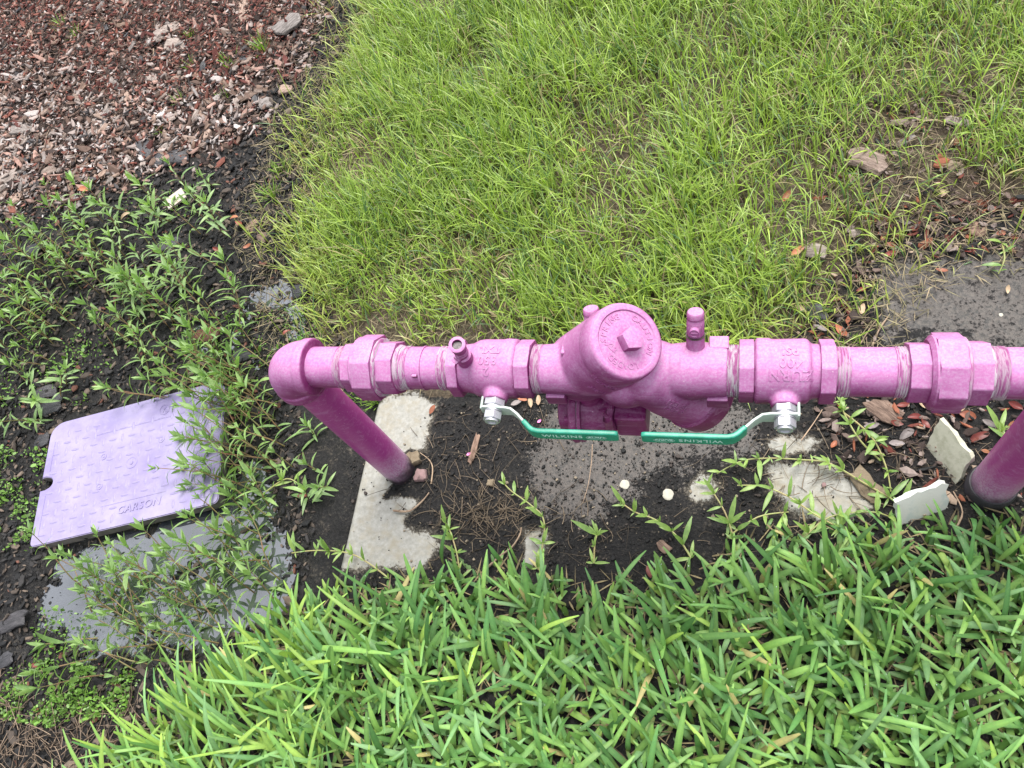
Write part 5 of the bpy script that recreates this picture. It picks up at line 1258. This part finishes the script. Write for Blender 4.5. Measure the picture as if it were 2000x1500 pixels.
P = np.concatenate([around(960, 1010, 50, 24, 170), around(880, 960, 50, 50, 45), around(1000, 960, 80, 60, 30), around(900, 880, 60, 50, 30), around(1030, 830, 40, 30, 20), around(1240, 1060, 80, 40, 26), around(1120, 1040, 50, 40, 24), around(1500, 980, 80, 60, 24), around(1640, 900, 90, 50, 80), around(1830, 900, 60, 60, 90)])
N = len(P); st = straws('straw', P, rng.uniform(0.015, 0.055, N), rng.uniform(0.0004, 0.0009, N), np.array([[0.26, 0.20, 0.14]]) * rng.uniform(0.2, 1.15, (N, 1)), gh(P) + rng.uniform(0.001, 0.010, N), 'tangle of dry straw and needles on the black slab', 'straw')
P = np.concatenate([sample(MULCH, 5000)[:520], sample(LITR, 8000)[:160], sample(THATP, 8000)[:300], sample(gpoly([(-50, 1340), (330, 1380), (200, 1560), (-100, 1560)]), 12000)[:420], sample(gpoly([(560, 80), (700, 60), (640, 330), (540, 330)]), 9000)[:120]])
N = len(P); st = straws('loose_twigs', P, rng.uniform(0.02, 0.07, N), rng.uniform(0.0005, 0.0011, N), np.array([[0.30, 0.22, 0.16]]) * rng.uniform(0.25, 1.2, (N, 1)), ground_h(P) + rng.uniform(0.004, 0.016, N), 'thin twigs and needles strewn over mulch and litter', 'twigs')

def twig(pts, r, label, mat, name='twig', group=None):
    bm = bmesh.new(); W_ = [Vector(gp(*p[:2], p[2] if len(p) > 2 else 0.006)) for p in pts]
    # smooth
    Q = []
    for i in range(len(W_) - 1):
        a = W_[max(i - 1, 0)]; b = W_[i]; c = W_[i + 1]; d = W_[min(i + 2, len(W_) - 1)]
        for k in range(4):
            t = k / 4; Q.append(0.5 * ((2 * b) + (-a + c) * t + (2 * a - 5 * b + 4 * c - d) * t * t + (-a + 3 * b - 3 * c + d) * t ** 3))
    Q.append(W_[-1]); n = len(Q)
    tube_bm(bm, Q, [r * (1 - 0.5 * i / n) * random.uniform(.85, 1.15) for i in range(n)], 6)
    o = bm_obj(name, bm, mat, None); tag(o, label, 'twig', group); return o
TWM = m_simple('dry_twig', (0.34, 0.25, 0.17), 0.75, 0.3, 0, 80, 0.6, (0.14, 0.09, 0.06), rand=0.2)
twig([(1157, 868, 0.03), (1155, 905, 0.02), (1148, 950, 0.01), (1138, 982, 0.004)], 0.0009, 'single long straw hanging below the relief valve', TWM, 'straw_stalk')
twig([(768, 997), (800, 998), (825, 978), (838, 962)], 0.0022, 'curved root lying in front of the left riser foot', TWM, 'root')
twig([(842, 945), (845, 915), (838, 898), (820, 884)], 0.0014, 'thin root arching behind the left riser foot', TWM, 'root')
twig([(950, 1110), (978, 1085), (1000, 1068), (1015, 1045), (1018, 1030)], 0.0022, 'forked dry root on the front of the slab', TWM, 'root')
twig([(210, 245), (235, 215), (262, 203), (300, 200)], 0.002, 'arched pale twig in the middle mulch', TWM)
twig([(256, 175), (282, 140), (298, 112), (300, 95)], 0.0026, 'pale branching twig standing in the upper mulch', TWM)
twig([(170, 28), (200, 40), (232, 46), (240, 20), (238, 0)], 0.0022, 'bent grey twig at the top left', TWM)
twig([(218, 55), (240, 75), (262, 84)], 0.0018, 'short twig below the bent grey one', TWM)
twig([(1704, 675), (1716, 645), (1735, 618)], 0.0024, 'thicker pale twig leaning behind the right valve', TWM)
twig([(1680, 672), (1700, 640), (1722, 612)], 0.0012, 'thinner pale twig beside the thick one behind the right valve', TWM)
twig([(1565, 860), (1590, 825), (1606, 800)], 0.0012, 'thin dark twig below the right valve', TWM)
twig([(1865, 1035, 0.01), (1880, 1000, 0.02), (1862, 960, 0.02)], 0.0016, 'pale dry stalk in the grass in front of the cream tile', TWM)

fl = np.concatenate([sample(P1, 30000, -0.02)[:420], sample(P2, 60000, -0.03)[:520]]); n = len(fl); Lf = rng.lognormal(math.log(0.0045), 0.5, n).clip(0.002, 0.018)
edge_f = (1 - sstep(np.maximum(sdist(fl, P1), sdist(fl, P2)), 0.0, 0.07)) + 0.12; kf = rng.uniform(0, 1, n) < edge_f; fl = fl[kf]; Lf = Lf[kf]; n = len(fl)
fcol = np.array([(0.02, 0.02, 0.02), (0.06, 0.045, 0.035), (0.15, 0.11, 0.08), (0.13, 0.20, 0.06)])[rng.choice(4, n, p=[.45, .25, .12, .18])]
fo = chips('floating_scraps', fl, Lf, Lf * rng.uniform(.25, .8, n), Lf * 0 + 0.0008, fcol, np.maximum(np.full(n, WZ), ground_h(fl)) + 0.0006, 0.03, CHIP); tag(fo, 'small scraps floating at the margins of the puddles', 'debris')
# --- tiny round leaved ground cover
CV = [gpoly(p) for p in ([(-60, 870), (70, 880), (95, 960), (80, 1050), (-60, 1080)], [(10, 1330), (120, 1290), (240, 1310), (250, 1370), (180, 1400), (60, 1390), (-20, 1400)], [(330, 640), (500, 600), (600, 620), (600, 700), (420, 760), (330, 700)], [(90, 700), (160, 640), (220, 700), (140, 790)], [(-50, 600), (80, 640), (100, 760), (-50, 800)], [(240, 360), (380, 350), (380, 420), (240, 420)], [(560, 560), (640, 600), (620, 680), (560, 650)], [(40, 1250), (90, 1180), (160, 1260), (90, 1310)], [(1960, 1040), (2020, 1040), (2020, 1120), (1960, 1120)])]
Ps = [(lambda q: q[rng.uniform(0, 1, len(q)) < sstep(fbm(q, 22, 81), 0.38, 0.6)])(sample(c, 360000, -0.025))[:k] for c, k in zip(CV, (1500, 1700, 380, 260, 420, 160, 160, 200, 60))]
P = np.concatenate(Ps); N = len(P); z = np.maximum(ground_h(P), WZ) + rng.uniform(0.002, 0.018, N); r = rng.lognormal(math.log(0.0026), 0.35, N); az = rng.uniform(0, 6.28, N); ti = rng.normal(0, 0.75, (N, 2))
ang = np.arange(7) * 2 * np.pi / 7; ox = np.cos(ang)[None] * r[:, None]; oy = np.sin(ang)[None] * r[:, None] * 0.6
c, s = np.cos(az)[:, None], np.sin(az)[:, None]; X_ = ox * c - oy * s; Y_ = ox * s + oy * c
V = np.stack([P[:, :1] + X_, P[:, 1:] + Y_, z[:, None] + X_ * ti[:, :1] + Y_ * ti[:, 1:]], -1).reshape(-1, 3)
col = np.repeat(np.array([[0.10, 0.20, 0.035]]) * rng.uniform(0.6, 1.7, (N, 1)) * np.array([1, 1, 1]), 7, 0)
gc = np_mesh('ground_cover', V, np.arange(N * 7), np.full(N, 7), COVER, {'tint': np.clip(col, 0, 1)}, True, None, 'stuff'); tag(gc, 'tiny round leaved green cover creeping over the mud', 'ground cover')

# ------------------------------------------------------------------ leafy weeds
LEAVES = [leaf_mesh('leaf', l, w, WEEDLEAF, c, d, 5, 0.28) for l, w, c, d in ((0.048, 0.0084, 0.10, 0.10), (0.040, 0.0080, 0.12, 0.25), (0.054, 0.0090, 0.08, 0.18), (0.034, 0.0080, 0.10, 0.05), (0.045, 0.0085, 0.20, 0.45), (0.058, 0.0092, 0.15, 0.35))]
TIPS = [leaf_mesh('leaf', l, w, WEEDLEAF, 0.05, 0.0, 4, 0.5) for l, w in ((0.030, 0.0075), (0.038, 0.0090))]
def weed(x, y, z, height, head, lean, label, group, rs, n_pairs=5, side=0):
    root = empty('weed_plant', (x, y, z)); tag(root, label, 'weed', group)
    ls = rs.uniform(.62, 1.12); K = 7; p = Vector((0, 0, -0.008)); pts = [p.copy()]; th = lean * 0.6; az = head + rs.uniform(-.3, .3)
    for k in range(K):
        d = Vector((math.sin(th) * math.cos(az), math.sin(th) * math.sin(az), math.cos(th))); p = p + d * height / K; pts.append(p.copy())
        th = max(0.05, lean * (0.6 + 0.7 * math.sin(math.pi * (k + 1) / K)) + rs.uniform(-.08, .08)); az += rs.uniform(-.14, .14)
    bm = bmesh.new(); tube_bm(bm, pts, [0.0017 - 0.0009 * i / K for i in range(K + 1)], 5); bm_obj('stem', bm, STEM, root)
    def at(t):
        f = t * K; i = min(int(f), K - 1); a = pts[i].lerp(pts[i + 1], f - i); return a, (pts[i + 1] - pts[i]).normalized()
    phi = rs.uniform(0, 6.28)
    for j in range(n_pairs):
        t = 0.22 + 0.74 * j / max(1, n_pairs - 1); P_, d = at(t); fm = frame_from(d, (0.3, 0.1, 1)).to_3x3()
        for q in (0, 1):
            if rs.random() < 0.08: continue
            a = phi + q * math.pi + rs.uniform(-.25, .25); out = fm @ Vector((math.cos(a), math.sin(a), 0)); rise = rs.uniform(0.25, 0.9) if j > 1 else rs.uniform(-.1, .5)
            dx = (out + d * rise).normalized(); up_ = (d - dx * d.dot(dx)).normalized() if abs(d.dot(dx)) < .95 else Vector((0, 0, 1)); sy_ = up_.cross(dx)
            m = Matrix((dx, sy_, up_)).transposed().to_4x4(); sc = ls * rs.uniform(.7, 1.15) * (0.8 + 0.3 * math.sin(math.pi * t)); m = Matrix.Translation(P_) @ m @ Matrix.Scale(sc, 4)
            o = bpy.data.objects.new('leaf', rs.choice(LEAVES)); link(o, root); o.matrix_local = m
        phi += math.pi / 2 + rs.uniform(-.2, .2)
    P_, d = at(1.0)
    for q in range(4):
        fm = frame_from(d, (0.3, 0.1, 1)).to_3x3(); a = phi + q * math.pi / 2; out = fm @ Vector((math.cos(a), math.sin(a), 0)); dx = (out * (0.75 if q < 2 else 0.4) + d).normalized()
        up_ = (d - dx * d.dot(dx)).normalized(); m = Matrix((dx, up_.cross(dx), up_)).transposed().to_4x4(); m = Matrix.Translation(P_) @ m @ Matrix.Scale(ls * rs.uniform(.8, 1.2), 4)
        o = bpy.data.objects.new('leaf', rs.choice(TIPS)); link(o, root); o.matrix_local = m
    return root
rs = random.Random(11)
def proj(x, y, z):
    q = R.T @ (np.array([x, y, z]) - CAM); return q[0] / q[2] * F + CX, q[1] / q[2] * F + CY
# (polygon in the photo, count, height range, head angle or None, lean, where)
WZN = [
 ([(0, 410), (110, 380), (160, 470), (260, 480), (300, 620), (230, 700), (-10, 720)], 50, (0.08, 0.17), 2.2, 0.5, 'in the dense stand at the left edge'),
 ([(170, 400), (420, 340), (460, 440), (470, 540), (300, 620), (240, 520)], 24, (0.08, 0.15), None, 0.35, 'on the dark mud around the pale shard'),
 ([(240, 560), (480, 560), (520, 700), (470, 760), (260, 740)], 26, (0.08, 0.16), 2.0, 0.55, 'at the upper puddle left of the elbow'),
 ([(-10, 700), (150, 700), (110, 840), (-10, 860)], 12, (0.06, 0.10), None, 0.5, 'above the left corner of the lid'),
 ([(300, 760), (470, 740), (545, 800), (560, 900), (500, 1000), (410, 960), (440, 820)], 44, (0.10, 0.20), 2.75, 0.85, 'leaning over the right edge of the lid'),
 ([(400, 980), (520, 960), (540, 1100), (420, 1120)], 10, (0.08, 0.14), 2.6, 0.7, 'below the right corner of the lid'),
 ([(130, 1130), (250, 1125), (330, 1125), (450, 1090), (560, 1130), (520, 1220), (330, 1260), (150, 1210)], 36, (0.09, 0.18), 2.5, 0.85, 'standing in the lower puddle'),
 ([(180, 1230), (440, 1230), (420, 1290), (250, 1330), (150, 1300)], 13, (0.09, 0.15), 2.75, 1.0, 'on the near bank of the lower puddle'),
 ([(540, 870), (640, 830), (650, 1010), (560, 1000)], 5, (0.04, 0.06), None, 0.4, 'small, on the black mud beside the slab'),
 ([(420, 700), (530, 700), (560, 790), (470, 800), (400, 745)], 12, (0.09, 0.15), 2.9, 0.7, 'over the far corner of the lid'),
]
sizes = ['tall ', 'short ', '', 'slender ']
for poly_px, n, hr, hd, ln, where in WZN:
    poly = gpoly(poly_px); k = 0; lo, hi = poly.min(0), poly.max(0); placed = []
    tries = 0
    while k < n and tries < 6000:
        tries += 1
        q = np.array([[rs.uniform(lo[0], hi[0]), rs.uniform(lo[1], hi[1])]])
        if sdist(q, poly)[0] < 0: continue
        if placed and min(np.hypot(*(np.array(placed) - q[0]).T)) < 0.022: continue
        placed.append(q[0]); h = rs.uniform(*hr); z = float(ground_h(q)[0])
        if sdist(q, gpoly([(105, 850), (440, 745), (420, 965), (75, 1040)]))[0] > 0.01: continue
        tall = 'tall' if h > hr[0] + 0.66 * (hr[1] - hr[0]) else 'low' if h < hr[0] + 0.33 * (hr[1] - hr[0]) else 'mid height'
        weed(q[0, 0], q[0, 1], z, h, (hd + rs.uniform(-.6, .6)) if hd is not None else rs.uniform(0, 6.28), ln * rs.uniform(.6, 1.3), near_label(f'{tall} narrow leaved weed', *proj(q[0, 0], q[0, 1], z)), 'narrow leaved weeds on the wet ground', rs, rs.choice((3, 4, 4, 5)) if h < 0.1 else rs.choice((4, 5, 6)))
        k += 1
for (px, py, h, hd, lab) in ((385, 395, 0.15, 1.6, 'single tall reddish stemmed weed right of the black bark chunks'), (160, 430, 0.10, 2, 'tall weed at the top of the dense left stand')):
    P = gp(px, py); weed(P[0], P[1], surf_z(P[0], P[1]), h, hd, 0.12, lab, None, rs, 6)

# ------------------------------------------------------------------ grass runners creeping over the slab
RLEAF = [leaf_mesh('leaf', l, w, RUNLEAF, 0.1, 0.15, 4, 0.3) for l, w in ((0.022, 0.0055), (0.030, 0.006), (0.017, 0.0048), (0.036, 0.0065))]
RUN = [
 ([(1760, 985), (1690, 945), (1620, 905), (1565, 898), (1505, 895), (1450, 900), (1400, 925)], 'longest grass runner arching above the right concrete patch'),
 ([(1660, 1040), (1600, 1010), (1540, 970), (1490, 950), (1440, 948)], 'grass runner crossing the right concrete patch'),
 ([(1440, 1080), (1420, 1010), (1395, 965), (1380, 945)], 'short runner beside the round pale patch'),
 ([(1350, 1090), (1320, 1045), (1280, 1015), (1240, 1000), (1212, 980)], 'grass runner reaching left over the black slab front'),
 ([(1050, 1110), (1062, 1050), (1060, 1010), (1035, 985), (1000, 960), (985, 945)], 'grass runner reaching up over the middle of the slab'),
 ([(900, 1130), (892, 1080), (880, 1040), (870, 1020)], 'upright runner at the right of the pale concrete end'),
 ([(760, 1130), (720, 1100), (680, 1080), (620, 1075), (570, 1080)], 'runner along the front corner of the pale concrete'),
 ([(1720, 900), (1680, 860), (1650, 810), (1640, 780)], 'runner climbing beneath the right nipple'),
 ([(1640, 800), (1700, 850), (1730, 910), (1740, 960)], 'leafy runner left of the larger tile'),
 ([(1160, 1100), (1162, 1060), (1168, 1040)], 'small tufted sprig on the front of the black slab'),
 ([(1957, 475), (1962, 505), (1950, 535)], 'grass sprig at the back right of the silt'),
 ([(1980, 880), (1960, 850), (1950, 840)], 'small sprig between orange leaf and right riser'),
 ([(520, 960), (560, 935), (590, 950)], 'small runner on black mud left of the slab'),
 ([(1420, 1050), (1480, 1010), (1540, 1000)], 'runner in front of the right concrete patch'),
 ([(1560, 1060), (1620, 1010), (1700, 1000), (1740, 1010)], 'runner between the concrete patch and the marbled tile'),
]
for pts, lab in RUN:
    root = empty('grass_runner', (0, 0, 0)); 
    W_ = [Vector(gp(*p, 0.008 + 0.010 * math.sin(math.pi * i / (len(pts) - 1)))) for i, p in enumerate(pts)]; Q = []
    for i in range(len(W_) - 1):
        a = W_[max(i - 1, 0)]; b = W_[i]; c = W_[i + 1]; d = W_[min(i + 2, len(W_) - 1)]
        for k in range(5):
            t = k / 5; Q.append(0.5 * ((2 * b) + (-a + c) * t + (2 * a - 5 * b + 4 * c - d) * t * t + (-a + 3 * b - 3 * c + d) * t ** 3))
    Q.append(W_[-1]); O = Q[0].copy(); root.location = O; Q = [q - O for q in Q]; n = len(Q); tag(root, lab, 'grass runner')
    bm = bmesh.new(); tube_bm(bm, Q, [0.0017 - 0.0006 * i / n for i in range(n)], 6); bm_obj('stolon', bm, RUNNER, root)
    acc = 0; nxt = 0.0; node = 0
    for i in range(n - 1):
        acc += (Q[i + 1] - Q[i]).length
        if acc >= nxt or i == n - 2:
            nxt = acc + rs.uniform(0.016, 0.026); d = (Q[i + 1] - Q[i]).normalized(); az = math.atan2(d.y, d.x)
            for q in range(rs.choice((2, 3, 4, 6))):
                a = az + (1 if (node + q) % 2 else -1) * rs.uniform(.1, 1.9) ; el = rs.uniform(-0.05, 1.35)
                dx = Vector((math.cos(a) * math.cos(el), math.sin(a) * math.cos(el), math.sin(el))); sy_ = Vector((0, 0, 1)).cross(dx).normalized(); up_ = dx.cross(sy_)
                m = Matrix.Translation(Q[i]) @ Matrix((dx, sy_, up_)).transposed().to_4x4() @ Matrix.Scale(rs.choice((.4, .6, .8, 1.0, 1.35)) * rs.uniform(.85, 1.15), 4)
                o = bpy.data.objects.new('leaf', rs.choice(RLEAF)); link(o, root); o.matrix_local = m
            node += 1
# loose grass tufts in the mulch and thin soil
def tuft(px, py, n, L, label, col=(0.15, 0.26, 0.04)):
    P0 = gp(px, py)[:2]; P = P0[None] + rng.normal(0, 0.008, (n, 2)); 
    o, _ = blades('grass_tuft', P, np.arctan2(P[:, 1] - P0[1], P[:, 0] - P0[0]) + rng.normal(0, .4, n), np.abs(rng.normal(.35, .25, n)), rng.uniform(.1, 1.0, n), rng.uniform(.5, 1, n) * L, rng.uniform(.0014, .003, n), np.array(col)[None] * rng.uniform(.6, 1.4, (n, 1)), GRASS, 4, 0.15)
    del o['kind']; tag(o, label, 'grass tuft')
for t in ((515, 100, 40, 0.07, 'bright grass tuft standing alone in the upper mulch'), (375, 72, 26, 0.03, 'pale low tuft high in the mulch'), (452, 130, 22, 0.05, 'thin grass tuft left of the tall bright one'), (375, 128, 18, 0.04, 'thin straw tuft in the mulch centre'), (150, 75, 20, 0.05, 'sparse tuft in the red mulch at the left'), (125, 55, 16, 0.05, 'small sparse tuft at the top left'), (355, 200, 24, 0.04, 'pale tuft above the black bark chunks'), (440, 190, 18, 0.035, 'small yellowish tuft right of the pale tuft'), (530, 380, 40, 0.06, 'grass tuft spreading over the mud at the lawn edge'), (545, 330, 36, 0.06, 'upper grass tuft at the lawn edge by the mud'), (1650, 668, 26, 0.04, 'little tuft touching the top of the right valve neck'), (315, 255, 10, 0.04, 'thin green tuft left of the black chunks'), (730, 775, 60, 0.05, 'grass tuft showing below the left union'), (690, 770, 40, 0.05, 'grass tuft beside the left riser top'), (1595, 610, 30, 0.05, 'dense tuft at the lawn corner by the bark chips')):
    tuft(*t)
print('objects', len(bpy.data.objects))
